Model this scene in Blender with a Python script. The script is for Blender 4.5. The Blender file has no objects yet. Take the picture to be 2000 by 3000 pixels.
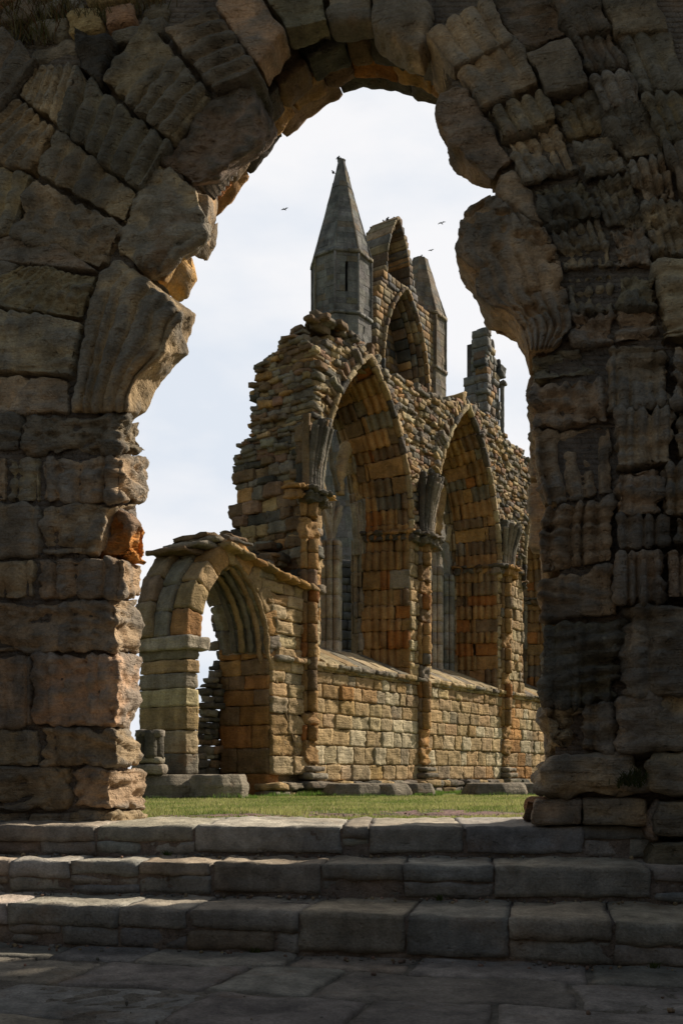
import bpy, bmesh, math, random
import numpy as np
from math import radians as R
rng = np.random.default_rng(7); random.seed(7)
sc = bpy.context.scene; COL = sc.collection
# ------------------------------------------------------------------ camera, sky, sun, exposure
F = 2900.0; HZ = 2262.0; EYE = 0.95            # photo pixels: focal length, horizon row; eye height (m)
cam_d = bpy.data.cameras.new('camera'); cam = bpy.data.objects.new('camera', cam_d); COL.objects.link(cam)
cam.location = (0, 0, EYE); cam.rotation_euler = (R(90), 0, 0)
cam_d.sensor_fit = 'VERTICAL'; cam_d.sensor_height = 36; cam_d.lens = 36*F/3000
cam_d.shift_y = (HZ-1500)/3000; cam_d.clip_end = 3000; sc.camera = cam
SUN_AZ = 34.0; SUN_EL = 37.0                    # azimuth measured from +X towards +Y
sd = bpy.data.lights.new('sun', 'SUN'); sd.energy = 4.3; sd.angle = R(1.6); sd.color = (1, .93, .82)
so = bpy.data.objects.new('sun', sd); COL.objects.link(so)
so.rotation_euler = (R(90-SUN_EL), 0, R(SUN_AZ+90))
W = bpy.data.worlds.new('World'); sc.world = W; W.use_nodes = True
nt = W.node_tree; N = nt.nodes; LK = nt.links; N.clear()
def wn(t, **k):
    n = N.new(t)
    for a, b in k.items(): setattr(n, a, b)
    return n
out = wn('ShaderNodeOutputWorld'); bg = wn('ShaderNodeBackground')
sky = wn('ShaderNodeTexSky', sky_type='NISHITA', sun_disc=False)
sky.sun_elevation = R(SUN_EL); sky.sun_rotation = R(90-SUN_AZ)
tc = wn('ShaderNodeTexCoord'); mp = wn('ShaderNodeMapping'); mp.inputs['Scale'].default_value = (1, 1, 2.6)
mp.inputs['Rotation'].default_value = (0, R(14), 0)
n1 = wn('ShaderNodeTexNoise'); n1.inputs['Scale'].default_value = 2.3; n1.inputs['Detail'].default_value = 7; n1.inputs['Roughness'].default_value = .52
LK.new(tc.outputs['Generated'], mp.inputs[0]); LK.new(mp.outputs[0], n1.inputs[0])
r1 = wn('ShaderNodeMapRange'); r1.inputs['From Min'].default_value = .14; r1.inputs['From Max'].default_value = .40
r1.interpolation_type = 'SMOOTHSTEP'
LK.new(n1.outputs[0], r1.inputs[0])
# the bright cloud bank stands on the sunny side of the sky; the rest is open blue
dp = wn('ShaderNodeVectorMath', operation='DOT_PRODUCT'); LK.new(tc.outputs['Generated'], dp.inputs[0])
dp.inputs[1].default_value = (.30, .93, .20)
r2 = wn('ShaderNodeMapRange'); r2.inputs['From Min'].default_value = .25; r2.inputs['From Max'].default_value = .70
r2.interpolation_type = 'SMOOTHSTEP'; LK.new(dp.outputs['Value'], r2.inputs[0])
mu = wn('ShaderNodeMath', operation='MULTIPLY'); LK.new(r1.outputs[0], mu.inputs[0]); LK.new(r2.outputs[0], mu.inputs[1])
cr = wn('ShaderNodeMix', data_type='RGBA')       # cloud tone: pale grey-blue to white
cr.inputs[6].default_value = (5.3, 5.7, 6.3, 1); cr.inputs[7].default_value = (6.6, 6.6, 6.75, 1)
n2 = wn('ShaderNodeTexNoise'); n2.inputs['Scale'].default_value = 3.1; n2.inputs['Detail'].default_value = 6
LK.new(mp.outputs[0], n2.inputs[0])
r3 = wn('ShaderNodeMapRange'); r3.inputs['From Min'].default_value = .38; r3.inputs['From Max'].default_value = .56
LK.new(n2.outputs[0], r3.inputs[0]); LK.new(r3.outputs[0], cr.inputs[0])
dk = wn('ShaderNodeMix', data_type='RGBA'); dk.blend_type = 'MULTIPLY'; dk.inputs[0].default_value = 1
LK.new(sky.outputs[0], dk.inputs[6]); dk.inputs[7].default_value = (1.05, .90, .72, 1)
mx = wn('ShaderNodeMix', data_type='RGBA'); LK.new(mu.outputs[0], mx.inputs[0])
LK.new(dk.outputs[2], mx.inputs[6]); LK.new(cr.outputs[2], mx.inputs[7])
LK.new(mx.outputs[2], bg.inputs[0]); bg.inputs[1].default_value = .10; LK.new(bg.outputs[0], out.inputs[0])
sc.view_settings.view_transform = 'Standard'; sc.view_settings.look = 'None'
sc.view_settings.exposure = .5; sc.view_settings.gamma = 1

# ------------------------------------------------------------------ numpy noise
_P = np.random.default_rng(3).permutation(256); _P = np.concatenate([_P, _P, _P])
_G = np.random.default_rng(5).normal(size=(256, 3)); _G /= np.linalg.norm(_G, axis=1)[:, None]
def perlin(p):
    i = np.floor(p).astype(np.int64); f = p-i; i &= 255
    u = f*f*f*(f*(f*6-15)+10); r = 0
    for dx in (0, 1):
        for dy in (0, 1):
            for dz in (0, 1):
                h = _P[_P[_P[i[..., 0]+dx]+i[..., 1]+dy]+i[..., 2]+dz]
                g = _G[h]
                d = g[..., 0]*(f[..., 0]-dx)+g[..., 1]*(f[..., 1]-dy)+g[..., 2]*(f[..., 2]-dz)
                w = (u[..., 0] if dx else 1-u[..., 0])*(u[..., 1] if dy else 1-u[..., 1])*(u[..., 2] if dz else 1-u[..., 2])
                r = r+w*d
    return r*1.5
def fbm(p, sc_=(1, 1, 1), oct=3, off=0.0, rough=.5):
    p = p*np.array(sc_)+off; a = 1; s = 0
    for k in range(oct):
        s = s+a*perlin(p+17.3*k); p = p*2.03; a *= rough
    return s
# ------------------------------------------------------------------ materials
def mat(name, tint=(1, 1, 1), bump=.6, strata=.5, dark=.5, rough=.95, fine=26, speck=.0, bdist=.02):
    m = bpy.data.materials.new(name); m.use_nodes = True; t = m.node_tree; n = t.nodes; l = t.links
    b = n['Principled BSDF']; b.inputs['Roughness'].default_value = rough; b.inputs['Specular IOR Level'].default_value = .12
    at = n.new('ShaderNodeAttribute'); at.attribute_name = 'tone'
    g = n.new('ShaderNodeNewGeometry')
    def noise(s, d, r=.55, scl=(1, 1, 1)):
        mp = n.new('ShaderNodeMapping'); mp.inputs['Scale'].default_value = scl; l.new(g.outputs['Position'], mp.inputs[0])
        q = n.new('ShaderNodeTexNoise'); q.inputs['Scale'].default_value = s; q.inputs['Detail'].default_value = d
        q.inputs['Roughness'].default_value = r; l.new(mp.outputs[0], q.inputs[0]); return q.outputs[0]
    def rmp(s, a, b_, c, d):
        q = n.new('ShaderNodeMapRange'); l.new(s, q.inputs[0])
        for i, v in zip((1, 2, 3, 4), (a, b_, c, d)): q.inputs[i].default_value = v
        return q.outputs[0]
    def mulc(c, f):
        q = n.new('ShaderNodeVectorMath'); q.operation = 'SCALE'; l.new(c, q.inputs[0]); l.new(f, q.inputs['Scale']); return q.outputs[0]
    def mixc(f, a, col):
        q = n.new('ShaderNodeMix'); q.data_type = 'RGBA'; l.new(f, q.inputs[0]); l.new(a, q.inputs[6]); q.inputs[7].default_value = (*col, 1); return q.outputs[2]
    c = at.outputs['Color']
    q = n.new('ShaderNodeVectorMath'); q.operation = 'MULTIPLY'; l.new(c, q.inputs[0]); q.inputs[1].default_value = tint; c = q.outputs[0]
    c = mulc(c, rmp(noise(fine*.35, 5, .6), .3, .7, .72, 1.28))
    c = mulc(c, rmp(noise(2.6, 5, .6, (1.3, 1.3, .22)), .36, .62, 1.12, .74))      # rain streaks
    c = mulc(c, rmp(noise(.55, 3), .3, .7, .82, 1.2))
    c = mulc(c, rmp(noise(fine*2.2, 3, .6, (1, 1, 1.6)), .3, .7, .78, 1.22))
    # grey-black weathering crust in irregular patches, pale lichen specks, ochre bleeding
    c = mixc(rmp(noise(1.7, 8, .62, (1, 1, .8)), .52, .68, 0, dark), c, (.035*tint[0], .034*tint[1], .034*tint[2]))
    c = mixc(rmp(noise(2.9, 6, .6), .58, .74, 0, .35), c, (.23*tint[0], .12*tint[1], .045*tint[2]))
    c = mixc(rmp(noise(9, 6, .7), .60, .70, 0, .30), c, (.30*tint[0], .29*tint[1], .24*tint[2]))
    l.new(c, b.inputs['Base Color'])
    h1 = noise(fine, 8, .68); h2 = noise(fine*.55, 4, .6, (.35, .35, 3.6))
    ad = n.new('ShaderNodeMath'); ad.operation = 'MULTIPLY_ADD'; l.new(h2, ad.inputs[0]); ad.inputs[1].default_value = strata; l.new(h1, ad.inputs[2])
    pit = rmp(noise(fine*.9, 2, .5), .30, .42, -.5, 0)
    a2 = n.new('ShaderNodeMath'); a2.operation = 'ADD'; l.new(ad.outputs[0], a2.inputs[0]); l.new(pit, a2.inputs[1])
    bp = n.new('ShaderNodeBump'); bp.inputs['Strength'].default_value = bump; bp.inputs['Distance'].default_value = bdist
    l.new(a2.outputs[0], bp.inputs['Height']); l.new(bp.outputs[0], b.inputs['Normal'])
    return m
M_near = mat('weathered_sandstone_near', tint=(1.26, 1.13, .95), bump=.9, strata=1.0, dark=.55, fine=24, bdist=.03)
M_step = mat('step_stone', bump=.8, strata=.35, dark=.32, fine=30, bdist=.01)
M_wall = mat('ruin_sandstone', tint=(1.10, .99, .83), bump=.7, strata=.9, dark=.28, fine=11, bdist=.05)
M_far = mat('far_sandstone', bump=.6, strata=.5, dark=.5, fine=6, bdist=.06)
M_mort = mat('earthy_mortar', bump=1, strata=0, dark=.2, fine=40, bdist=.02)
def flat(name, col, rough=.9):
    m = bpy.data.materials.new(name); m.use_nodes = True; t = m.node_tree; b = t.nodes['Principled BSDF']
    b.inputs['Roughness'].default_value = rough; b.inputs['Specular IOR Level'].default_value = .1
    nz = t.nodes.new('ShaderNodeTexNoise'); nz.inputs['Scale'].default_value = 8; nz.inputs['Detail'].default_value = 5
    g = t.nodes.new('ShaderNodeNewGeometry'); t.links.new(g.outputs['Position'], nz.inputs[0])
    r = t.nodes.new('ShaderNodeMix'); r.data_type = 'RGBA'; t.links.new(nz.outputs[0], r.inputs[0])
    r.inputs[6].default_value = (*[c*.6 for c in col], 1); r.inputs[7].default_value = (*[c*1.4 for c in col], 1)
    t.links.new(r.outputs[2], b.inputs['Base Color']); return m
# ------------------------------------------------------------------ palettes (albedo)
CREAM = (.36, .30, .20); TAN = (.30, .225, .13); OCH = (.31, .19, .085); ORG = (.27, .12, .042); GREY = (.185, .168, .142)
DGREY = (.095, .09, .082); PINK = (.24, .155, .11); BRN = (.17, .12, .078)
def pal(*cw, var=.14):
    cs = np.array([c for c, w in cw]); ws = np.array([w for c, w in cw], float); ws /= ws.sum()
    def f(n, cen=None):
        c = cs[rng.choice(len(cs), n, p=ws)]
        return np.clip(c*(1+var*rng.normal(size=(n, 1)))*(1+.018*rng.normal(size=(n, 3))), .01, .7)
    return f
YEL = (.36, .26, .15)
P_ash = pal((CREAM, 3), ((.32, .245, .15), 6), (YEL, 4), ((.31, .21, .105), 1.5), ((.25, .21, .155), 1.5), var=.07)
P_rub = pal((TAN, 3), (GREY, 4), (CREAM, 2.5), (PINK, 2), (OCH, 1.5), (DGREY, .8))
P_end = pal((GREY, 5), (BRN, 3), (TAN, 2), (DGREY, 1.6), (PINK, .8), (OCH, .6))
P_rev = pal((OCH, 4), (ORG, 1.6), ((.26, .165, .08), 5), (BRN, 2), (GREY, 1), var=.09)
P_gry = pal(((.24, .22, .19), 5), ((.17, .16, .145), 2), ((.22, .17, .12), 1), var=.09)
P_dark = pal((DGREY, 4), (GREY, 2), (BRN, 2))
# ------------------------------------------------------------------ geometry collector
class Geo:
    def __init__(s): s.v = []; s.q = []; s.c = []; s.n = 0
    def add(s, v, q, c):
        v = np.asarray(v, float).reshape(-1, 3); q = np.asarray(q).reshape(-1, 4)
        c = np.broadcast_to(np.asarray(c, float), v.shape)
        s.v.append(v); s.q.append(q+s.n); s.c.append(c); s.n += len(v)
    def build(s, name, m, parent=None, smooth=True):
        v = np.concatenate(s.v); q = np.concatenate(s.q); c = np.concatenate(s.c)
        base = np.array(parent['_base']) if parent is not None and '_base' in parent else np.zeros(3)
        me = bpy.data.meshes.new(name); me.vertices.add(len(v)); me.vertices.foreach_set('co', (v-base).ravel())
        me.loops.add(q.size); me.loops.foreach_set('vertex_index', q.ravel().astype(np.int32))
        me.polygons.add(len(q)); me.polygons.foreach_set('loop_start', np.arange(0, q.size, 4, dtype=np.int32))
        me.polygons.foreach_set('loop_total', np.full(len(q), 4, dtype=np.int32))
        me.polygons.foreach_set('use_smooth', np.full(len(q), smooth))
        me.update(calc_edges=True)
        a = me.color_attributes.new('tone', 'FLOAT_COLOR', 'POINT')
        cc = np.ones((len(v), 4)); cc[:, :3] = c; a.data.foreach_set('color', cc.ravel())
        me.materials.append(m); me.validate()
        o = bpy.data.objects.new(name, me); COL.objects.link(o)
        if parent is not None: o.parent = parent
        return o
def thing(name, label, cat, base, group=None):
    o = bpy.data.objects.new(name, None); COL.objects.link(o); o.location = base; o['_base'] = list(base)
    o.empty_display_size = .3
    o['label'] = label; o['category'] = cat
    if group: o['group'] = group
    return o
def tag(o, label, cat, group=None):
    o['label'] = label; o['category'] = cat
    if group: o['group'] = group
_T = {}
def template(na, nb, nc):
    k = (na, nb, nc)
    if k in _T: return _T[k]
    idx = {}; V = []; Q = []
    def vid(i, j, l):
        if (i, j, l) not in idx: idx[(i, j, l)] = len(V); V.append((2*i/na-1, 2*j/nb-1, 2*l/nc-1))
        return idx[(i, j, l)]
    for i in range(na):
        for j in range(nb):
            Q.append([vid(i, j, 0), vid(i+1, j, 0), vid(i+1, j+1, 0), vid(i, j+1, 0)])
            Q.append([vid(i, j, nc), vid(i, j+1, nc), vid(i+1, j+1, nc), vid(i+1, j, nc)])
    for i in range(na):
        for l in range(nc):
            Q.append([vid(i, 0, l), vid(i, 0, l+1), vid(i+1, 0, l+1), vid(i+1, 0, l)])
            Q.append([vid(i, nb, l), vid(i+1, nb, l), vid(i+1, nb, l+1), vid(i, nb, l+1)])
    for j in range(nb):
        for l in range(nc):
            Q.append([vid(0, j, l), vid(0, j+1, l), vid(0, j+1, l+1), vid(0, j, l+1)])
            Q.append([vid(na, j, l), vid(na, j, l+1), vid(na, j+1, l+1), vid(na, j+1, l)])
    _T[k] = (np.array(V), np.array(Q)); return _T[k]
def rounded(V, h, r):
    """V template (V,3), h (B,3) half sizes, r (B,1) -> local positions and normals"""
    p = V[None]*h[:, None, :]; lim = np.maximum(h-r, 1e-4)[:, None, :]
    inn = np.clip(p, -lim, lim); d = p-inn; L = np.linalg.norm(d, axis=2, keepdims=True)
    n = d/np.maximum(L, 1e-9); return inn+n*r[:, None, :], n
def blocks(geo, cen, size, frame, pal_, res=.08, rnd=.03, amp=.012, freq=(3, 6, 3), rot=0.0, rib=None, nc=2, oct=3, chips=0.0, cmul=None, top=None):
    """many rounded, noise-displaced stones; cen/size in frame coordinates (u along, v up, w into the wall)"""
    cen = np.asarray(cen, float); size = np.asarray(size, float)
    if len(cen) == 0: return
    col = pal_(len(cen), cen)
    if cmul is not None: col = col*cmul
    na = np.clip(np.round(size[:, 0]/res), 2, 40).astype(int); nb = np.clip(np.round(size[:, 1]/res), 2, 40).astype(int)
    na = np.where(na > 8, (na//3)*3, na); nb = np.where(nb > 8, (nb//3)*3, nb)
    for key in sorted(set(zip(na.tolist(), nb.tolist()))):
        m = (na == key[0]) & (nb == key[1]); B = m.sum()
        V, Q = template(key[0], key[1], nc); h = size[m]/2; c = cen[m]
        r = np.minimum(rnd*(.6+.8*rng.random((B, 1))), h.min(axis=1, keepdims=True)*.9)
        p, nrm = rounded(V, h, r)
        g = p+c[:, None, :]; o = rng.random((B, 1, 1))*60
        d = amp*fbm(g, freq, oct, o, .6)*1.6
        if chips:
            d = d-chips*np.maximum(0, fbm(g, (2.3, 2.3, 2.3), 2, o+9)-.25)
        if rib is not None: d = d+rib(g, nrm, rng.random((B, 1)))
        p = p+nrm*d[..., None]
        if rot:
            a = rot*rng.normal(size=(B, 3)); 
            x, y, z = p[..., 0].copy(), p[..., 1].copy(), p[..., 2].copy()
            p[..., 0] = x-a[:, :1]*y+a[:, 1:2]*z; p[..., 1] = y+a[:, :1]*x+a[:, 2:]*z; p[..., 2] = z-a[:, 1:2]*x-a[:, 2:]*y
        g = p+c[:, None, :]
        X = frame(g.reshape(-1, 3))
        q = (Q[None]+(np.arange(B)*len(V))[:, None, None]).reshape(-1, 4)
        cc = np.repeat(col[m], len(V), axis=0)
        if top is not None:     # upper faces tinted lighter and warmer, painting in sunlight beside foot wear
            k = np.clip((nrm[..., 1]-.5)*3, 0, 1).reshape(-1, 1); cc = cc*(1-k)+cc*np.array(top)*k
        geo.add(X, q, cc)
def lay(courses, spans, bw, w0, depth, gap=.012, prot=.01, rag=0.0, end_join=True):
    """lay stones in courses. courses: list of v edges; spans(vmid, v0, v1)-> [(u0,u1)]"""
    cen = []; siz = []
    for v0, v1 in zip(courses[:-1], courses[1:]):
        for (a, b) in spans((v0+v1)/2):
            if b-a < .05: continue
            a += rag*rng.normal()*.5; b += rag*rng.normal()*.5
            u = a
            while u < b-1e-6:
                l = rng.uniform(*bw)
                if b-(u+l) < bw[0]*.6: l = b-u
                pr = rng.normal()*prot
                dd = depth(v0) if callable(depth) else depth
                cen.append((u+l/2, (v0+v1)/2, w0+dd/2+pr)); siz.append((l-gap, (v1-v0)-gap, dd)); u += l
    return np.array(cen).reshape(-1, 3), np.array(siz).reshape(-1, 3)
def courses(v0, v1, hmin, hmax):
    r = [v0]
    while r[-1] < v1-hmin*.5: r.append(r[-1]+rng.uniform(hmin, hmax))
    return r
def planar(O, dx, dw):
    O = np.array(O); dx = np.array(dx); dw = np.array(dw)
    def f(g):
        X = np.empty_like(g)
        X[:, 0] = O[0]+g[:, 0]*dx[0]+g[:, 2]*dw[0]; X[:, 1] = O[1]+g[:, 0]*dx[1]+g[:, 2]*dw[1]; X[:, 2] = g[:, 1]
        return X
    return f
def pathframe(base, P, skew=None):
    """s along a polyline P in (u,v), r outward (to the left of travel), w into the wall"""
    P = np.array(P, float); seg = np.linalg.norm(np.diff(P, axis=0), axis=1); S = np.concatenate([[0], np.cumsum(seg)])
    T = np.gradient(P, axis=0); T /= np.linalg.norm(T, axis=1)[:, None]; Nn = np.stack([-T[:, 1], T[:, 0]], 1)
    def f(g):
        s = g[:, 0]; r = g[:, 1]; w = g[:, 2]
        if skew: r, w = skew(r, w)
        sc_ = np.clip(s, 0, S[-1]); ex = s-sc_
        u = np.interp(sc_, S, P[:, 0]); v = np.interp(sc_, S, P[:, 1])
        nx = np.interp(sc_, S, Nn[:, 0]); ny = np.interp(sc_, S, Nn[:, 1]); L = np.hypot(nx, ny); nx /= L; ny /= L
        u = u+nx*r+ny*ex; v = v+ny*r-nx*ex
        return base(np.stack([u, v, w], 1))
    return f, S[-1]
def arch_pts(c, a, zs, h, n=40, foot=None):
    """right foot -> apex -> left foot of a pointed arch (so the outside is on the right... travel left foot first)"""
    Rr = (a*a+h*h)/(2*a); th = math.asin(min(1, h/Rr)); pts = []
    if foot is not None: pts += [(c-a, v) for v in np.linspace(foot, zs, 12)[:-1]]
    for k in range(n+1):
        t = th*k/n; pts.append((c-a+Rr-Rr*math.cos(t), zs+Rr*math.sin(t)))
    L = pts[:]; Rg = [(2*c-u, v) for u, v in pts[::-1]][1:]
    return L+Rg
def half_w(a, zs, h, v):
    if v <= zs: return a
    if v >= zs+h: return 0
    Rr = (a*a+h*h)/(2*a); return max(0, math.sqrt(max(0, Rr*Rr-(v-zs)**2))-(Rr-a))
def tube(geo, pts, rad, col, n=10, amp=.01, seg=.08, sx=1, freq=(5, 5, 5)):
    pts = np.array(pts, float); L = np.linalg.norm(np.diff(pts, axis=0), axis=1); S = np.concatenate([[0], np.cumsum(L)])
    m = max(3, int(S[-1]/seg)); s = np.linspace(0, S[-1], m); C = np.stack([np.interp(s, S, pts[:, k]) for k in range(3)], 1)
    rr = np.interp(s, S, np.broadcast_to(rad, S.shape) if np.ndim(rad) == 0 else rad)
    T = np.gradient(C, axis=0); T /= np.maximum(np.linalg.norm(T, axis=1)[:, None], 1e-9)
    up = np.array([0, 0, 1.]) if abs(T[0, 2]) < .8 else np.array([1., 0, 0])
    A = np.cross(T, up); A /= np.linalg.norm(A, axis=1)[:, None]; B = np.cross(T, A)
    th = np.arange(n)*2*np.pi/n
    d = A[:, None]*np.cos(th)[None, :, None]+B[:, None]*np.sin(th)[None, :, None]
    V = C[:, None]+d*rr[:, None, None]; V = V+d*(amp*fbm(V, freq, 3))[..., None]
    V = V.reshape(-1, 3); V = np.concatenate([V, C[:1], C[-1:]])
    i = np.arange(m-1)[:, None]*n; j = np.arange(n)[None]; k = (j+1) % n
    Q = np.stack([i+j, i+k, i+n+k, i+n+j], -1).reshape(-1, 4)
    e0 = m*n; J = np.arange(n); K = (J+1) % n
    caps = np.concatenate([np.stack([np.full(n, e0), K, J, J], 1)[:, :], np.stack([np.full(n, e0+1), (m-1)*n+J, (m-1)*n+K, (m-1)*n+K], 1)])
    # degenerate quads -> use pairs of triangles merged over two sectors
    c2 = []
    for a in range(0, n, 2):
        c2.append([e0, (a+2) % n, (a+1) % n, a]); c2.append([e0+1, (m-1)*n+a, (m-1)*n+(a+1) % n, (m-1)*n+(a+2) % n])
    geo.add(V, np.concatenate([Q, np.array(c2)]), col)
def box8(geo, frame, u, v, w, col):
    V = np.array([(a, b, c) for a in u for b in v for c in w], float)
    Q = [[0, 1, 3, 2], [4, 6, 7, 5], [0, 4, 5, 1], [2, 3, 7, 6], [0, 2, 6, 4], [1, 5, 7, 3]]
    geo.add(frame(V), Q, col)

# ================================================================== FOREGROUND ARCHWAY
A_ = np.array([.9781, -.2079]); P_ = np.array([.2079, .9781]); O_ = np.array([0, 6.45])
ff = planar(O_, A_, P_)
def pxuv(x, y, w):
    t = (x-1000)/F; Y = (w+O_[1]*P_[1])/(t*P_[0]+P_[1]); X = t*Y
    return ((X-O_[0])*A_[0]+(Y-O_[1])*A_[1], EYE+(HZ-y)/F*Y)
def poly_px(pts, w): return np.array([pxuv(x, y, w) for x, y in pts])
def edge(P, t):
    P = np.array(P); L = np.linalg.norm(np.diff(P, axis=0), axis=1); S = np.concatenate([[0], np.cumsum(L)]); S /= S[-1]
    tc_ = np.clip(t, 0, 1); o = np.stack([np.interp(tc_, S, P[:, 0]), np.interp(tc_, S, P[:, 1])], -1)
    d0 = (P[1]-P[0])/max(S[1], 1e-6); d1 = (P[-1]-P[-2])/max(1-S[-2], 1e-6)
    o = o+np.where(t < 0, t, 0)[..., None]*d0+np.where(t > 1, t-1, 0)[..., None]*d1
    return o
def fstone(geo, L, Rr, w=(0, .45), Lb=None, Rb=None, ribs=(0, 0, 0), amp=.016, freq=(3, 8, 3), big=.014, col=GREY, rnd=.02, res=.016, gap=.005, nc=10, pits=.0, strata=0.0, crust_k=.75, warp=1.0):
    """one traced stone: L and Rr = its left and right edges bottom to top, in photo pixels at depth w[0]"""
    l0 = poly_px(L, w[0]); r0 = poly_px(Rr, w[0])
    l1 = poly_px(Lb, w[1]) if Lb else l0; r1 = poly_px(Rb, w[1]) if Rb else r0
    su = np.linalg.norm(edge(r0, np.array([.5]))-edge(l0, np.array([.5])))
    sv = .5*(np.linalg.norm(np.diff(l0, axis=0), axis=1).sum()+np.linalg.norm(np.diff(r0, axis=0), axis=1).sum())
    h = np.array([[su/2, sv/2, (w[1]-w[0])/2]]); na = int(np.clip(su/res, 4, 90)); nb = int(np.clip(sv/res, 4, 110))
    V, Q = template(na, nb, nc)
    p, nrm = rounded(V, h, np.array([[min(rnd, su*.3, sv*.3)]]))
    p = p[0]; nrm = nrm[0]; hh = h[0]; seed = rng.random()*50
    t = (p/hh+1)/2; t[:, 0] = .5+(t[:, 0]-.5)*(1-gap/su); t[:, 1] = .5+(t[:, 1]-.5)*(1-gap/sv)
    def place(t):
        f0 = edge(l0, t[:, 1]); f1 = edge(r0, t[:, 1]); a = f0+(f1-f0)*t[:, :1]
        b0 = edge(l1, t[:, 1]); b1 = edge(r1, t[:, 1]); b = b0+(b1-b0)*t[:, :1]
        c = a+(b-a)*np.clip(t[:, 2:3], 0, 1); return np.stack([c[:, 0], c[:, 1], w[0]+(w[1]-w[0])*t[:, 2]], 1)
    g = place(t)
    d = amp*1.5*fbm(g, freq, 4, seed, .6)+big*1.6*fbm(g, (1.1, 1.3, 1.1), 2, seed+5)
    if strata:
        wv = fbm(g, (.9, 1.6, .9), 3, seed+2); tl = rng.normal()*.10
        k = (g[:, 1]+tl*g[:, 0])*(62+20*rng.random())+wv*9
        k2 = (g[:, 1]+tl*g[:, 0])*23+wv*4+1
        act = np.clip(fbm(g, (1.6, 3.2, 1.6), 2, seed+8)*1.5+.55, .1, 1.2)
        d = d-strata*act*(.55*np.abs(np.sin(k*.5))**5+.9*np.abs(np.sin(k2*.5))**9)
    if ribs[0]:
        a = t[:, 0]*ribs[0]+ribs[2]; a = a+warp*(.16*np.sin(a*2.3+seed)+.10*np.sin(a*5.1+seed*2))
        prof = np.abs(np.sin(np.pi*a))**.45-.68
        mod = np.clip(.95+1.2*fbm(g, (1.2, 2.6, 1.2), 3, seed+3), .30, 1.5)
        d = d+1.55*ribs[1]*prof*mod*np.clip(-nrm[:, 2]*1.4, 0, 1)
    if pits:
        q = fbm(g, (9, 12, 9), 2, seed+1); d = d-pits*np.clip((q-.18)*3, 0, 1)
    p = p+nrm*d[:, None]
    t2 = (p/hh+1)/2; t2[:, 0] = .5+(t2[:, 0]-.5)*(1-gap/su); t2[:, 1] = .5+(t2[:, 1]-.5)*(1-gap/sv)
    c = np.array(col)*(1+.08*rng.normal())*(1+.03*rng.normal(size=3))
    # grey-black crust on what stands proud, fresher brown sandstone where it has worn away
    m = np.clip(.5+d/.045+.9*fbm(g, (2.2, 4.5, 2.2), 4, seed+21), 0, 1)[:, None]; m = m*m*(3-2*m)
    fresh = c*np.array([1.12, 1.0, .86]); crust = np.array([.56, .56, .545])*c.mean()*1.05
    geo.add(ff(place(t2)), Q, np.clip(fresh*(1-m*crust_k)+crust*m*crust_k, .01, .6))
def prism(geo, pts, w0, w1, col):
    """closed prism from an outline in photo pixels (set at depth w0); triangulated caps"""
    uv = poly_px(pts, w0)
    bm = bmesh.new(); a = [bm.verts.new((*q, w0)) for q in uv]; b = [bm.verts.new((*q, w1)) for q in uv]
    f0 = bm.faces.new(a); f1 = bm.faces.new(b[::-1])
    n = len(a)
    for i in range(n): bm.faces.new((a[i], b[i], b[(i+1) % n], a[(i+1) % n]))
    r = bmesh.ops.triangulate(bm, faces=[f0, f1]); bm.verts.index_update()
    bm.faces.ensure_lookup_table()
    V = np.array([v.co[:] for v in bm.verts]); Q = []
    for f in bm.faces:
        ix = [v.index for v in f.verts]
        if len(ix) == 3:    # split a triangle into three quads so everything stays quads
            c = V[ix].mean(axis=0); ms = [(V[ix[k]]+V[ix[(k+1) % 3]])/2 for k in range(3)]
            b0 = len(V); V = np.concatenate([V, [c], ms])
            for k in range(3): Q.append([ix[k], b0+1+k, b0, b0+1+(k+2) % 3])
        else: Q.append(ix)
    bm.free(); geo.add(ff(V), Q, col)
gate = thing('stone_archway', 'huge dark weathered sandstone archway framing the view, rising from the steps', 'archway', (0, 6.5, .6))
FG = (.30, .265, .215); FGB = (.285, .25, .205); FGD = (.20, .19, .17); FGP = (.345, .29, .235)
SK = dict(strata=.03)

SIL_L = [(437,2412),(438,2380),(440,2364),(437,2261),(418,2242),(418,2172),(389,2153),(383,2124),(395,2096),(415,2051),(411,2000),(415,1995),(421,1937),(415,1912),(424,1874),(421,1822),(418,1791),(399,1775),(421,1759),(423,1733),(421,1670),(402,1647),(370,1638),(383,1619),(388,1593),(383,1561),(379,1529),(376,1501),(415,1485),(434,1466),(437,1446),(437,1383),(440,1351),(440,1312),(421,1287),(424,1255),(434,1210)]
SIL_R = [(1553,2420),(1561,2345),(1555,2319),(1561,2268),(1577,2236),(1603,2198),(1600,2160),(1587,2102),(1596,2083),(1590,2064),(1587,2000),(1587,1976),(1593,1906),(1593,1848),(1577,1797),(1575,1740),(1577,1689),(1568,1630),(1568,1574),(1574,1523),(1593,1485),(1577,1434),(1560,1380),(1553,1357),(1553,1290),(1555,1223),(1548,1159),(1552,1115),(1547,1030)]
def sil(P, y0, y1):
    ys = np.array([p[1] for p in P], float); xs = np.array([p[0] for p in P], float)
    f = lambda y: float(np.interp(-y, -ys, xs))
    return [(f(y0-2), y0)]+[p for p in P if y1+4 < p[1] < y0-4]+[(f(y1+2), y1)]
DP = .58
g = Geo()
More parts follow.
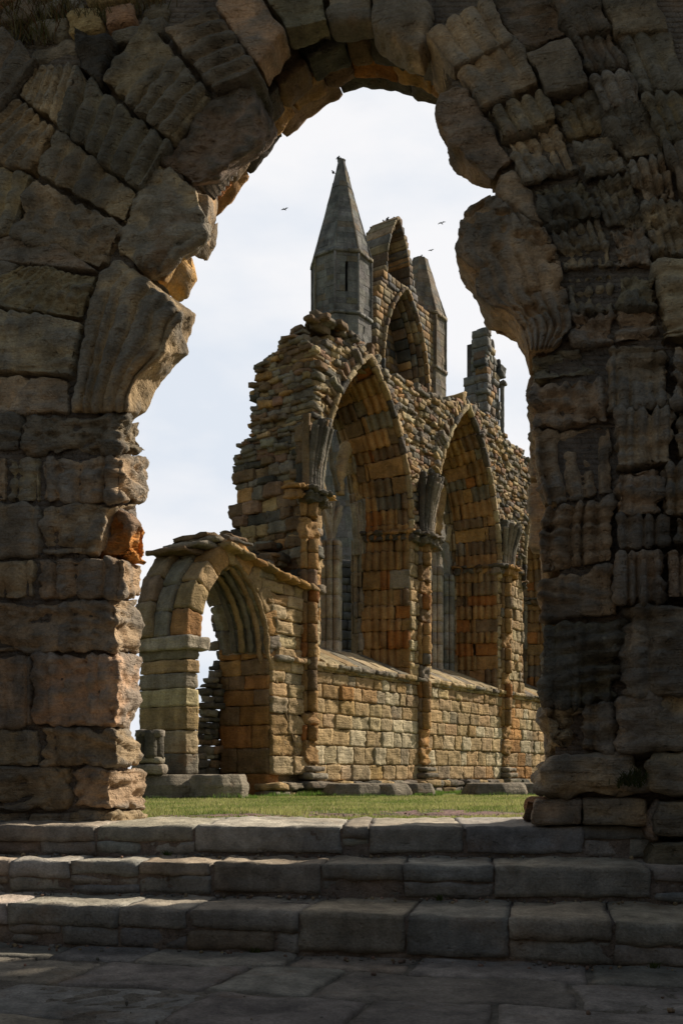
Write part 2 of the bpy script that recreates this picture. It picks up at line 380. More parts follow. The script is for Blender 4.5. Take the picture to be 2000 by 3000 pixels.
LC = [ # y0, y1, splits, front corner x (bottom, top), colour, options
 (2414, 2379, [80, 205], (330, 335), FGB, dict(w0=.03)),
 (2377, 2247, [-20, 203], (328, 322), FGB, dict(strata=.05, pits=.03)),
 (2245, 2132, [115], (350, 345), FGB, dict(strata=.05, ribs=(5, .035, .1))),
 (2130, 1917, [88], (345, 345), FGP, dict(ribs=(5, .03, .2), strata=.02)),
 (1914, 1760, [-60], (345, 345), FGB, dict(ribs=(7, .03, .3), strata=.03)),
 (1757, 1634, [102], (357, 357), FG, dict(ribs=(4, .04, .2), strata=.03)),
 (1631, 1474, [115], (285, 345), FGB, dict(ribs=(4, .035, .0), strata=.04)),
 (1471, 1333, [20, 118], (355, 362), FG, dict(ribs=(4, .045, .1), strata=.03, pits=.02)),
 (1330, 1215, [58], (345, 365), FGD, dict(big=.05, pits=.05, strata=.04)),
]
for y0, y1, sp, (xf0, xf1), col, op in LC:
    xs = [-170]+sp; op = dict(op); w0 = op.pop('w0', 0)
    for a, b in zip(xs[:-1], xs[1:]):
        j = rng.uniform(-.02, .02); o2 = dict(op)
        if 'ribs' in o2: o2['ribs'] = (max(2, int(o2['ribs'][0]*(b-a)/250)), o2['ribs'][1], .3)
        fstone(g, [(a, y0), (a, y1)], [(b, y0), (b, y1)], w=(w0+j, .5), col=col, rnd=.035, **o2)
    a = xs[-1]; bk = sil(SIL_L, y0, y1)
    if y1 == 1474: bk = [(330, 1631), (345, 1600), (360, 1540), (380, 1500), (430, 1476)]
    fr = [(xf0+(xf1-xf0)*(y0-y)/(y0-y1)+.35*(x-(bk[0][0]+(bk[-1][0]-bk[0][0])*(y0-y)/(y0-y1))), y) for x, y in bk]
    fstone(g, [(a, y0), (a, y1)], fr, w=(w0, DP), Rb=bk, col=col, rnd=.04, nc=26, freq=(4, 9, 5), amp=.022, **{**op, 'pits': max(op.get('pits', 0), .025)})
# crumbling ochre hollow where the outer face has come away
fstone(g, [(250,1633),(262,1570),(300,1505)], [(372,1636),(386,1610),(380,1560),(384,1530),(372,1500)], w=(.2,.56), col=(.36,.19,.07), amp=.05, big=.05, pits=.06, rnd=.03, freq=(4,4,4), nc=20)
# low plinth return behind
left_pier = g.build('pier', M_near, gate)
# ---- curved springers and inner ring of the arch, left
g = Geo()
fstone(g, [(203,1212),(215,1150),(235,1040),(247,940),(260,898),(285,800),(342,742)], [(372,1210),(377,1160),(402,1105),(450,1062),(482,1030),(500,960),(540,915)],
       w=(-.02, DP-.05), Rb=[(432,1212),(434,1208),(453,1166),(485,1115),(529,1064),(556,1038),(566,970),(590,918)], ribs=(5,.045,.25), strata=.012, amp=.012, col=FGP, nc=26, rnd=.05, pits=.012)
g.build('springer_stone', M_near, gate)
g = Geo()
fstone(g, [(345,740),(372,655),(402,580),(450,473)], [(470,800),(525,742),(598,700),(604,655),(583,590),(573,553)], w=(.02,.45), Rb=[(500,806),(540,757),(602,715),(612,660),(603,600),(590,560)], col=FGP, strata=.0, amp=.03, big=.04, ribs=(3,.015,.2))
fstone(g, [(454,470),(540,370),(606,276),(668,222)], [(560,545),(625,528),(680,485),(745,432),(770,398),(768,350),(755,300),(722,212)], w=(0,.48), Rb=[(574,551),(655,540),(715,495),(790,440),(812,402),(808,350),(788,300),(745,212)], col=(.17,.15,.14), amp=.03, big=.02, freq=(7,7,7), rnd=.05)
ring_l = g.build('inner_ring_stone', M_near, gate)
g = Geo()
fstone(g, [(556,640),(560,600),(572,560)], [(600,655),(615,610),(612,566)], w=(.12,.52), Rb=[(604,690),(634,640),(640,575)], col=(.38,.31,.2), amp=.018, big=.02)
fstone(g, [(540,700),(560,672),(580,640)], [(580,722),(602,690),(618,648)], w=(.30,.70), Rb=[(592,726),(622,690),(640,646)], col=(.32,.22,.1), amp=.02, big=.02)
fstone(g, [(440,800),(470,770),(510,722)], [(478,830),(500,790),(535,728)], w=(.2,.70), Rb=[(512,838),(534,800),(566,745)], col=(.42,.3,.14), amp=.02, big=.02)
g.build('broken_core', M_near, gate)
# ---- outer orders, left: radial joints, rolls running along the arch
g = Geo()
def q4(BL, BR, TR, TL, w=-.04, col=FG, w1=.45, **k):
    if 'ribs' in k: k['ribs'] = (int(round(k['ribs'][0]*1.6)), k['ribs'][1]*.62, k['ribs'][2])
    k.setdefault('warp', .25)
    fstone(g, [BL, TL], [BR, TR], w=(w, w1), col=col, **k)
q4((-150,1212),(200,1210),(203,1102),(-150,1095), col=FGP, w=.0, strata=.04, pits=.03)
q4((-150,1080),(205,1098),(238,937),(-150,880), col=FG, ribs=(7,.03,.1), strata=.03)
q4((-150,876),(240,932),(286,797),(62,772), col=FG, ribs=(6,.035,.1), strata=.04, pits=.02)
q4((-150,870),(-40,880),(58,772),(-150,755), col=FG, w=-.02, strata=.03)
q4((-150,750),(286,792),(150,700),(28,690), col=FGB, strata=.04, w=-.02)
q4((32,688),(290,788),(362,660),(96,512), col=FG, amp=.03, ribs=(4,.02,.2), pits=.03, strata=.02)
q4((-160,690),(28,690),(92,508),(-150,446), col=FG, ribs=(3,.05,.2), w=-.03)
q4((98,503),(362,653),(403,562),(165,376), col=FGB, ribs=(3,.04,.1), strata=.02)
q4((-150,440),(93,502),(162,372),(50,288), col=FG, ribs=(4,.06,.1), w=-.06)
q4((-150,430),(-80,440),(46,286),(-150,200), col=BRN, w=.0)
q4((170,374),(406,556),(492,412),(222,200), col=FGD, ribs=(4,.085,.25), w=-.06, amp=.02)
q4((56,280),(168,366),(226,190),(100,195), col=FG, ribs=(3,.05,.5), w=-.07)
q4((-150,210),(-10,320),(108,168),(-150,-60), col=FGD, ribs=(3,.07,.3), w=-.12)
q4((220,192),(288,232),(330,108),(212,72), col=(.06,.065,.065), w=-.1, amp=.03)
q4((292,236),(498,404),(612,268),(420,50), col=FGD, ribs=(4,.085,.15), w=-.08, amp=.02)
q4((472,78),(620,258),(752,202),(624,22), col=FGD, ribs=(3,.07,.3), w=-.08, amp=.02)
q4((628,16),(757,190),(832,84),(690,-110), col=(.34,.26,.20), w=-.05, amp=.015, w1=.22)
outer_l = g.build('outer_order', M_near, gate)
# ---- crown and right side outer orders
g = Geo()
q4((695,-110),(835,82),(960,60),(930,-160), col=FGD, w=-.03, big=.04, w1=.2)
q4((935,-160),(965,56),(1090,58),(1090,-160), col=FGD, w=0, big=.04, w1=.2)
q4((1095,-160),(1090,60),(1230,160),(1262,20), col=FG, w=-.02, big=.04, w1=.2)
B0 = [(1674,1004),(1668,900),(1655,830),(1640,740),(1600,655),(1575,600),(1508,470),(1440,350),(1372,245),(1310,185),(1236,88)]
B1 = [(1800,1004),(1806,900),(1806,800),(1790,700),(1755,600),(1718,520),(1656,385),(1590,255),(1540,160),(1490,95),(1420,-30)]
B2 = [(1915,1000),(1925,900),(1925,800),(1905,690),(1880,590),(1850,500),(1790,375),(1735,250),(1690,140),(1640,40),(1560,-90)]
B3 = [(2040,1000),(2050,900),(2050,790),(2030,670),(2000,570),(1965,470),(1905,340),(1850,210),(1800,90),(1750,-20),(1690,-140)]
B4 = [(2180,1000),(2180,900),(2180,780),(2170,650),(2140,540),(2100,430),(2050,300),(2000,170),(1950,50),(1900,-60),(1850,-170)]
def order(gg, C0, C1, joints, ops):
    C0 = np.array(C0, float); C1 = np.array(C1, float)
    def smp(C, t): return [tuple(q) for q in edge(C, np.array(t))]
    for k, (a, b) in enumerate(zip(joints[:-1], joints[1:])):
        t = np.linspace(a+.002, b-.002, 4); o = dict(ops[k % len(ops)]); o.setdefault('warp', .3)
        if 'ribs' in o: o['ribs'] = (int(round(o['ribs'][0]*1.3)), o['ribs'][1]*.8, o['ribs'][2])
        fstone(gg, smp(C0, t), smp(C1, t-.010*(k % 2)), w=(o.pop('w', 0)+rng.uniform(-.025, .025), .45), **o)
E = dict(strata=.03, amp=.04, pits=.05, big=.04)
order(g, B0, B1, [0, .085, .20, .34, .47, .62, .72, .86, 1.0], [dict(col=FGP, ribs=(4,.03,.2), **E), dict(col=FG, ribs=(4,.045,.2), **E), dict(col=FG, ribs=(5,.05,.2), **E), dict(col=FGD, ribs=(4,.055,.1), **E), dict(col=FG, ribs=(4,.05,.2), **E), dict(col=FG, ribs=(3,.04,.7), amp=.02, w=-.05), dict(col=FG, ribs=(3,.045,.8), amp=.018, w=-.08), dict(col=FG, ribs=(3,.03,.8), amp=.016, w=-.08)])
order(g, B1, B2, [0, .10, .19, .30, .44, .55, .68, .82, 1.0], [dict(col=FGP, w=-.02, strata=.05, amp=.05, big=.06), dict(col=FGD, ribs=(4,.04,.2), w=-.04, **E), dict(col=FG, ribs=(4,.05,.3), **E), dict(col=FGD, ribs=(4,.06,.2), **E), dict(col=FG, ribs=(3,.05,.1), **E), dict(col=(.22,.20,.14), ribs=(3,.03,.2), w=.02, amp=.04, big=.05), dict(col=(.2,.2,.19), w=-.09, amp=.014), dict(col=FGD, w=0, amp=.04)])
order(g, B2, B3, [0, .22, .35, .47, .60, .70, .80, 1.0], [dict(col=FGB, w=-.14, strata=.04, big=.04, rnd=.07), dict(col=FG, ribs=(4,.05,.2), w=-.06, **E), dict(col=FG, ribs=(3,.05,.1), w=-.04, **E), dict(col=FGD, ribs=(3,.05,.2), w=-.02, amp=.04, big=.05), dict(col=(.23,.22,.21), ribs=(2,.04,.2), w=-.1, amp=.02), dict(col=FGD, ribs=(3,.06,.2), w=0, amp=.03), dict(col=FGD, ribs=(3,.07,.1), w=-.03, amp=.025)])
order(g, B3, B4, [0, .22, .36, .5, .62, .78, 1.0], [dict(col=FGD, w=-.12, strata=.05, big=.04), dict(col=FG, ribs=(3,.05,.2), w=-.1, **E), dict(col=FG, ribs=(3,.05,.2), w=-.08, strata=.03), dict(col=FG, ribs=(3,.05,.2), w=-.1, amp=.03), dict(col=FGD, w=0, ribs=(2,.05,.2)), dict(col=FGD, w=-.05)])
q4((1640,-160),(1850,-175),(1850,-400),(1640,-400), col=FGD); q4((1430,-35),(1640,-150),(1560,-300),(1300,-200), col=FGD)
outer_r = g.build('outer_order', M_near, gate)
g = Geo()
fstone(g, [(1445,538),(1400,500),(1353,462),(1310,415),(1275,368),(1274,330),(1284,268)], [(1506,460),(1440,350),(1372,250),(1320,250)], w=(-.03,.3), Lb=[(1440,562),(1421,558),(1384,544),(1344,520),(1312,459),(1293,408),(1281,330)],
       col=(.24,.215,.19), amp=.022, big=.02, nc=20, rnd=.04, strata=.01)
fstone(g, [(1526,628),(1490,596),(1450,562),(1449,512)], [(1580,665),(1600,650),(1570,580),(1508,476)], w=(0,.35), col=FGP, amp=.014, big=.02, rnd=.07)
g.build('inner_ring_stone', M_near, gate)
g = Geo()
fstone(g, [(1545,1022),(1541,1000),(1529,963),(1504,925),(1472,902),(1434,893),(1399,858),(1392,816),(1376,784),(1357,762),(1333,743),(1332,708),(1344,663),(1354,628),(1376,603),(1408,580),(1440,564)],
       [(1620,1018),(1672,960),(1668,890),(1655,830),(1640,740),(1598,660),(1530,634)], w=(-.05,.4), ribs=(6,.045,.7), amp=.012, pits=.06, col=(.36,.29,.23), rnd=.022, nc=14, warp=.5, big=.008)
g.build('springer_stone', M_near, gate)
# ---- right pier
g = Geo()
def rc(y0l, y0r, y1l, y1r, xr0=1800, xr1=1800, col=FG, w=0, splits=(), **k):
    bk = sil(SIL_R, y0l, y1l); xs = list(splits)
    def yy(x, yl, yr): return yl+(yr-yl)*(x-1580)/(1800-1580)
    Lp = bk
    for s_ in xs+[None]:
        Rp = [(s_, yy(s_, y0l, y0r)), (s_, yy(s_, y1l, y1r))] if s_ else [(xr0, y0r), (xr1, y1r)]
        fstone(g, Lp, Rp, w=(w, DP), col=col, nc=12, **k); Lp = [(p[0]+2, p[1]) for p in Rp]
rc(1112,1100,1026,1010, 1775,1690, FGD, w=.0, big=.07, pits=.06, strata=.04, amp=.05)
rc(1255,1235,1115,1102, 1795,1780, FGP, ribs=(5,.05,.2), strata=.05, pits=.03, w=-.02, amp=.03)
rc(1478,1446,1258,1238, 1800,1795, FG, ribs=(5,.055,.1), strata=.075, amp=.03, big=.05, w=.02, pits=.02)
rc(1690,1648,1482,1450, 1800,1800, FG, ribs=(5,.06,.0), strata=.055, w=-.05, big=.05)
rc(1815,1800,1694,1652, 1815,1800, FGP, ribs=(5,.05,.1), strata=.05, w=0, big=.04)
rc(2064,2048,1819,1805, 1800,1830, FGD, ribs=(5,.055,.2), strata=.08, w=-.02, amp=.035, big=.06)
rc(2204,2200,2070,2052, 1815,1810, FG, ribs=(2,.05,.3), strata=.06, w=-.04, big=.07, amp=.035, splits=(1702,))
rc(2340,2334,2208,2202, 1900,1860, FG, strata=.06, w=-.14, big=.06, rnd=.13, amp=.025)
rc(2416,2420,2344,2338, 1893,1893, FG, w=-.06, splits=(1702,), amp=.012)
def rb(xl, y0l, y0r, y1l, y1r, col=FG, w=-.12, xr=2190, splits=(), xl1=None, **k):
    x = xl; xt = xl1 or xl; f = lambda x, a, b: a+(b-a)*(x-1800)/(400)
    for s_ in list(splits)+[xr]:
        fstone(g, [(x, f(x, y0l, y0r)), (xt, f(xt, y1l, y1r))], [(s_, f(s_, y0l, y0r)), (s_, f(s_, y1l, y1r))], w=(w+rng.uniform(-.03, .03), .45), col=col, **k); x = xt = s_+3
rb(1780,1196,1180,1012,1000, FG, ribs=(5,.05,.2), strata=.05, splits=(1968,), w=-.1, amp=.03)
rb(1800,1368,1330,1202,1185, FG, ribs=(5,.05,.1), strata=.05, splits=(1975,), w=-.12, amp=.03)
rb(1806,1506,1505,1374,1335, FGP, ribs=(4,.05,.2), strata=.05, splits=(1935,), w=-.1, amp=.03)
rb(1808,1612,1590,1510,1510, FGD, ribs=(4,.04,.2), strata=.05, splits=(1970,), w=-.13)
rb(1804,1758,1756,1618,1596, FG, ribs=(4,.06,.1), strata=.045, splits=(1940,), w=-.16, big=.05)
rb(1830,2040,2026,1780,1764, FGD, strata=.05, w=-.2, big=.09, amp=.035, xl1=1838, ribs=(3,.05,.3))
rb(1812,2198,2184,2046,2034, FG, strata=.04, w=-.14, big=.07, amp=.035, splits=(1925,))
rb(1880,2336,2330,2204,2190, FG, strata=.06, w=-.22, big=.06, rnd=.12)
fstone(g, [(1893,2450),(1905,2380),(1920,2345)], [(1925,2470),(1930,2350)], w=(-.1,.4), col=FG)
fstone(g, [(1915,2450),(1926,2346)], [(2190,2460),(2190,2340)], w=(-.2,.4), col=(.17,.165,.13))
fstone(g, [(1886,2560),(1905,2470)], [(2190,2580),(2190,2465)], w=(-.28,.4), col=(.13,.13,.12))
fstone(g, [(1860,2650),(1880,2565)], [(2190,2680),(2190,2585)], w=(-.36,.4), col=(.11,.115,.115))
right_pier = g.build('pier', M_near, gate)
# small ochre stone of the rear order at the foot, and a sliver of the rear shaft higher up
g = Geo()
fstone(g, [(1526,2412),(1534,2350),(1540,2340)], [(1600,2412),(1600,2340)], w=(.45,.95), col=(.2,.12,.06))
fstone(g, [(1549,1600),(1547,1410)], [(1640,1600),(1640,1410)], w=(.62,.95), col=FG)
fstone(g, [(1546,1400),(1546,1030)], [(1640,1400),(1640,1030)], w=(.62,.95), col=FG, ribs=(2,.03,.2))
fstone(g, [(1600,2350),(1600,1590)], [(1700,2350),(1700,1590)], w=(.62,.95), col=FG)
g.build('rear_shaft', M_near, gate)
# ---- rear arch rings seen from below
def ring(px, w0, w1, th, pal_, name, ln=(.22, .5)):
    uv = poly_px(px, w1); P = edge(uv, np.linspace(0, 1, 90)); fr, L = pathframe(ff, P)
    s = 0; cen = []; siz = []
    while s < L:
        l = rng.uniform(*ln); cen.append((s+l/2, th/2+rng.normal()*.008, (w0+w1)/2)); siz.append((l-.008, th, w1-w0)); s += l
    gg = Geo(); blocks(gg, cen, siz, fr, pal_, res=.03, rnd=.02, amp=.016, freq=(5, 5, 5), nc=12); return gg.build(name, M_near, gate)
RB = [(380,1180),(440,1040),(480,930),(523,835),(555,775),(597,700),(640,640),(675,597),(730,525),(800,440),(830,418),(900,352),(975,300),(1050,258),(1130,268),(1210,290),(1290,318),(1360,370),(1430,450),(1510,580),(1570,760),(1610,960)]
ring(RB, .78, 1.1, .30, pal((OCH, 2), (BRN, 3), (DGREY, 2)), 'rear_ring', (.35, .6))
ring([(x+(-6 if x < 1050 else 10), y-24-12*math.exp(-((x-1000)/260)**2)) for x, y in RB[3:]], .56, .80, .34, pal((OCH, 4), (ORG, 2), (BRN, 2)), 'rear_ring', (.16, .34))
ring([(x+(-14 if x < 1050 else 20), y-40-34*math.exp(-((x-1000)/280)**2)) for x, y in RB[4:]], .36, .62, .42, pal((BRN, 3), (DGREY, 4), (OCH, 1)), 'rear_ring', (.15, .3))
# ---- core behind the facing
g = Geo()
CL = [(2412,300),(1650,305),(1620,230),(1500,240),(1480,330),(1230,300),(1180,270),(1080,320),(960,360),(860,390),(740,400),(660,460),(570,500),(500,560),(400,640),(300,660),(210,650),(60,660),(30,820),(0,990)]
CR = [(2412,1620),(1700,1640),(1100,1610),(960,1590),(900,1530),(660,1560),(540,1490),(400,1400),(260,1330),(120,1250),(20,1100),(0,1000)]
def core_rows(y0, y1, n):
    ys = np.linspace(y0, y1, n)
    for a, b in zip(ys[:-1], ys[1:]):
        m = (a+b)/2; xl = np.interp(-m, [-q[0] for q in CL], [q[1] for q in CL]); xr = np.interp(-m, [-q[0] for q in CR], [q[1] for q in CR])
        for x0, x1 in ((-1300, xl), (xr, 3200)):
            p0 = pxuv(x0, a, .08); p1 = pxuv(x1, a, .08); t0 = pxuv(x0, b, .08); t1 = pxuv(x1, b, .08)
            V = [(p0[0], p0[1], w) for w in (.055, .5)]+[(t0[0], t0[1], w) for w in (.055, .5)]+[(p1[0], p1[1], w) for w in (.055, .5)]+[(t1[0], t1[1], w) for w in (.055, .5)]
            g.add(ff(np.array(V)), [[0, 1, 3, 2], [4, 6, 7, 5], [0, 4, 5, 1], [2, 3, 7, 6], [0, 2, 6, 4], [1, 5, 7, 3]], (.19, .15, .115))
core_rows(2412, 0, 160)
core_rows(0, -900, 4)
g.build('rubble_core', M_mort, gate)
# rubble set back above the left haunch
g = Geo()
c, z = lay(courses(5.9, 6.9, .13, .2), lambda v: [(-3.4, -1.2)], (.18, .4), .0, .25, prot=.03)
blocks(g, c, z, ff, pal((GREY, 3), (TAN, 2), (PINK, 1)), res=.03, rnd=.04, amp=.03, rot=.03)
g.build('upper_rubble', M_near, gate)

# coursed facing of the same wall to either side and above the traced orders
g = Geo(); uL = pxuv(-155, 1500, 0)[0]; uR = pxuv(2195, 1500, 0)[0]
for a, b in ((uL-3.6, uL), (uR, uR+3.6)):
    c, z = lay(courses(.6, 7.6, .28, .48), lambda v: [(a, b)], (.5, 1.0), -.05, .3, gap=.012, prot=.02)
    blocks(g, c, z, ff, pal((FG, 3), (FGB, 2), (FGD, 2)), res=.05, rnd=.02, amp=.03, freq=(3, 8, 3), chips=.04)
c, z = lay(courses(6.75, 7.8, .28, .4), lambda v: [(uL, uR)], (.5, 1.0), -.05, .3, gap=.012, prot=.02)
blocks(g, c, z, ff, pal((FG, 3), (FGB, 2), (FGD, 2)), res=.06, rnd=.02, amp=.03, freq=(3, 8, 3), chips=.04)
g.build('coursed_facing', M_near, gate)

# ================================================================== STEPS AND PAVING
def stepY(k, X): return {1: 6.20-.05*X, 2: 5.70-.13*X, 3: 5.09-.20*X}[k]
ZT = {1: .61, 2: .42, 3: .225, 4: 0.0}
steps = thing('stone_steps', 'three worn stone steps of grey blocks below the archway', 'steps', (0, 5.6, 0))
SG = (.25, .228, .195); SB = (.23, .222, .205)
P_step = pal((SG, 4), (SB, 4), ((.25, .215, .175), 1), ((.21, .195, .175), 1), var=.10)
rows = {1: ([(-3.6,-2.4),(-2.4,-1.56),(-1.56,-.93),(-.93,.17-.17),(0,.17),(.17,.77),(.77,1.50),(1.50,2.3),(2.3,3.6)], .55),
        2: ([(-3.6,-2.0),(-2.0,-1.62),(-1.62,-1.2),(-1.2,-.76),(-.76,-.12),(-.12,.35),(.35,.86),(.86,1.72),(1.72,2.6),(2.6,3.6)], .55),
        3: ([(-3.6,-1.84),(-1.84,-1.2),(-1.2,-.82),(-.82,-.22),(-.22,.33),(.33,.83),(.83,1.33),(1.33,1.8),(1.8,2.6),(2.6,3.6)], .5)}
big = {1: (-.93, .77, .17), 2: (.86, -.76), 3: (-.22, .33)}
for k in (1, 2, 3):
    g = Geo(); zt, zb = ZT[k], ZT[k+1]; hgt = zt-zb
    sl = {1: -.05, 2: -.13, 3: -.20}[k]; ln = math.hypot(1, sl)
    fr = planar((0, stepY(k, 0)), (1/ln, sl/ln), (-sl/ln, 1/ln))
    dep = {1: 1.25, 2: .75, 3: .9}[k]
    cen = []; siz = []; low = []; lsz = []
    for a, b in rows[k][0]:
        full = a in big[k]
        hh = hgt*.88 if full else hgt*rng.uniform(.38, .52)
        a *= ln; b *= ln
        if b-a < .02: continue
        cen.append(((a+b)/2, zt-hh/2, dep/2)); siz.append((b-a-.008, hh, dep))
        if not full:
            lowh = hgt-hh-.004; u = a
            while u < b-.03:
                l = min(rng.uniform(.22, .5), b-u)
                if b-(u+l) < .12: l = b-u
                if rng.random() < .3:
                    for q in (0, 1): low.append((u+l/2, zb+lowh*(.25+.5*q)+.005, .127+rng.uniform(0, .012))); lsz.append((l-.012, lowh/2-.010, .24))
                else: low.append((u+l/2, zb+lowh/2+.004, .124+rng.uniform(0, .012))); lsz.append((l-.012, lowh-.012, .24))
                u += l
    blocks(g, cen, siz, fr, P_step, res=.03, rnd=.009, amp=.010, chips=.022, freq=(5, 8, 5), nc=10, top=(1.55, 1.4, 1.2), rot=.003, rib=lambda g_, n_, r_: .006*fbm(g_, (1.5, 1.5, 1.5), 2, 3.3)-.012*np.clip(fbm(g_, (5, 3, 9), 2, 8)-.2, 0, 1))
    blocks(g, low, lsz, fr, pal((SG, 3), (SB, 2), ((.23, .185, .145), 1), ((.26, .16, .09), .05), var=.10), res=.025, rnd=.010, amp=.012, nc=4, rot=.01)
    g.build('step', M_step, steps)
    g = Geo(); nx, nz = 300, 14; uu, vv = np.meshgrid(np.linspace(-3.7, 3.7, nx), np.linspace(zb-.02, zt-.03, nz), indexing='ij')
    p = np.stack([uu.ravel(), vv.ravel(), np.full(uu.size, .017)], 1); p[:, 2] += .008*fbm(p, (22, 22, 22), 3)
    i, j = np.meshgrid(np.arange(nx-1), np.arange(nz-1), indexing='ij'); b0 = (i*nz+j).ravel()
    g.add(fr(p), np.stack([b0, b0+nz, b0+nz+1, b0+1], 1), (.22, .175, .14)); box8(g, fr, (-3.7, 3.7), (zb-.3, zt-.018), (.03, dep-.05), (.22, .175, .14)); g.build('mortar', M_mort, steps)
# paving flags: stones lying flat, own joints
g = Geo()
def flagframe(q):
    a = R(-13); X = q[:, 0]*math.cos(a)-q[:, 1]*math.sin(a); Y = q[:, 0]*math.sin(a)+q[:, 1]*math.cos(a)
    X2 = X+.10*fbm(np.stack([X, Y, 0*X], 1), (.9, .9, .9), 2, 4.2); Y2 = Y+.10*fbm(np.stack([X, Y, 0*X], 1), (.9, .9, .9), 2, 9.2)
    return np.stack([X2, Y2, -q[:, 2]], 1)
cs = courses(-1.5, 5.9, .30, .62); c, z = lay(cs, lambda v: [(-5.5, 4.6)], (.45, 1.3), 0, .1, gap=.02, prot=.004)
m_ = np.array([stepY(3, X)+.35 > Y for X, Y, _ in flagframe(c)]); c = c[m_]; z = z[m_]
c[:, 2] = .05+rng.normal(size=len(c))*.004
blocks(g, c, z, flagframe, pal(((.25, .22, .18), 4), ((.22, .205, .18), 3), ((.29, .24, .18), 2), var=.10), res=.035, rnd=.02, amp=.008, freq=(3, 3, 3), rot=.006)
pv = g.build('paving', M_step); pv['kind'] = 'structure'
g = Geo(); nx, ny = 260, 220; xx, yy = np.meshgrid(np.linspace(-6, 6, nx), np.linspace(-3, 6.3, ny), indexing='ij')
p = np.stack([xx.ravel(), yy.ravel(), np.full(xx.size, -.012)], 1); p[:, 2] += .012*fbm(p, (14, 14, 1), 3)
i, j = np.meshgrid(np.arange(nx-1), np.arange(ny-1), indexing='ij'); b0 = (i*ny+j).ravel()
g.add(p, np.stack([b0, b0+ny, b0+ny+1, b0+1], 1), (.19, .165, .13)); o = g.build('path', M_mort); o['kind'] = 'structure'

# ================================================================== GROUND, SOIL, GRASS
def gz(X, Y):
    b = np.interp(Y, [0, 7.0, 7.5, 9, 16, 24, 60, 2500], [-.1, .50, .585, .565, .47, .40, .2, -30]); return b
def dirt(X, Y):
    p = np.stack([X, Y, 0*X], -1)
    e = 1-((X-.95)/2.1)**2-((Y-8.95)/1.15)**2+1.1*fbm(p, (1.3, 1.6, 1), 3, 3.1)
    e2 = .35-((X+1.2)/1.2)**2-((Y-8.3)/.35)**2+.6*fbm(p, (2, 2, 1), 3, 7.1)
    return np.maximum(e, e2)
ys = np.concatenate([np.linspace(7.0, 24, 230), np.geomspace(24.5, 2500, 60)]); nx = 260
G = Geo(); V = []
for Y in ys:
    hw = 7+Y*.8; x = np.linspace(-hw, hw, nx); V.append(np.stack([x, np.full(nx, Y), gz(x, Y)+0*x], 1))
V = np.concatenate(V); dm = dirt(V[:, 0], V[:, 1])
V[:, 2] += np.where(V[:, 1] < 26, .02*fbm(V, (.8, .8, 1), 3), 0)-.03*np.clip(dm*2, 0, 1)
V[:, 2] += np.where(dm > 0, .02*fbm(V, (9, 9, 1), 2), 0)
cc = np.where(dm[:, None] > 0, np.array([[.22, .14, .115]]), np.array([[.12, .14, .045]]))
i, j = np.meshgrid(np.arange(len(ys)-1), np.arange(nx-1), indexing='ij'); b0 = (i*nx+j).ravel()
G.add(V, np.stack([b0, b0+1, b0+nx+1, b0+nx], 1), cc); o = G.build('ground', M_mort); o['kind'] = 'structure'
nb = 150000
Y = 7.35+(23.5-7.35)*rng.random(nb)**1.25; hw = 1.2+Y*.24; X = (rng.random(nb)*2-1)*hw
keep = dirt(X, Y) < -.05+.1*rng.random(nb); X = X[keep]; Y = Y[keep]; nb = len(X)
Z = gz(X, Y)+.02*fbm(np.stack([X, Y, gz(X, Y)], 1), (.8, .8, 1), 3)
pt = fbm(np.stack([X, Y, 0*X], 1), (.7, .7, 1), 3, 2.2)
h = (.016+.026*rng.random(nb))*(1+.5*pt); th = rng.random(nb)*6.283; wd = .0035+.00028*Y
lx = rng.normal(size=nb)*.012; ly = rng.normal(size=nb)*.012
bx, by = np.cos(th)*wd, np.sin(th)*wd
V = np.stack([np.stack([X-bx, Y-by, Z-.01], 1), np.stack([X+bx, Y+by, Z-.01], 1), np.stack([X+bx*.5+lx*.6, Y+by*.5+ly*.6, Z+h*.6], 1), np.stack([X+lx, Y+ly, Z+h], 1)], 1)
mixv = np.clip(.5+pt*1.1+.25*rng.normal(size=nb), 0, 1)[:, None]
c = np.array([.15, .20, .04])*(1-mixv)+np.array([.36, .34, .12])*mixv
straw = rng.random(nb) < .06; c[straw] = (.42, .35, .18)
G = Geo()
# longer unmown fringe at the foot of the ruined wall and round the plinths
nf_ = 9000; uu = rng.uniform(-4.5, 14, nf_); off = rng.uniform(.22, .55, nf_)
FX = -.683+.5677*uu+.8232*off; FY = 22+.8232*uu-.5677*off
pc = [(-3.26, 18.9, 1.08), (-2.26, 18.3, .66), (.3, 21.4, .8), (.9, 21.6, .8), (1.55, 22., .65), (3.5, 22.5, .86), (4.48, 23.2, .9)]
for X_, Y_, r_ in pc:
    a_ = rng.random(900)*6.283; q_ = r_*(1+.06*rng.random(900)); FX = np.concatenate([FX, X_+np.cos(a_)*q_]); FY = np.concatenate([FY, Y_+np.sin(a_)*q_])
nf_ = len(FX); FZ = gz(FX, FY); fh = (.03+.07*rng.random(nf_))*(1+.8*fbm(np.stack([FX, FY, FZ], 1), (1.5, 1.5, 1), 2)); fa = rng.random(nf_)*6.283
fx = np.cos(fa)*.009; fy = np.sin(fa)*.009; lx_ = rng.normal(size=nf_)*.02
VF = np.stack([np.stack([FX-fx, FY-fy, FZ-.02], 1), np.stack([FX+fx, FY+fy, FZ-.02], 1), np.stack([FX+fx*.5+lx_*.6, FY+fy*.5, FZ+fh*.6], 1), np.stack([FX+lx_, FY, FZ+fh], 1)], 1)
G.add(VF.reshape(-1, 3), np.arange(nf_*4).reshape(-1, 4), np.repeat(np.array([[.12, .19, .035]])*rng.uniform(.7, 1.4, (nf_, 1)), 4, axis=0))
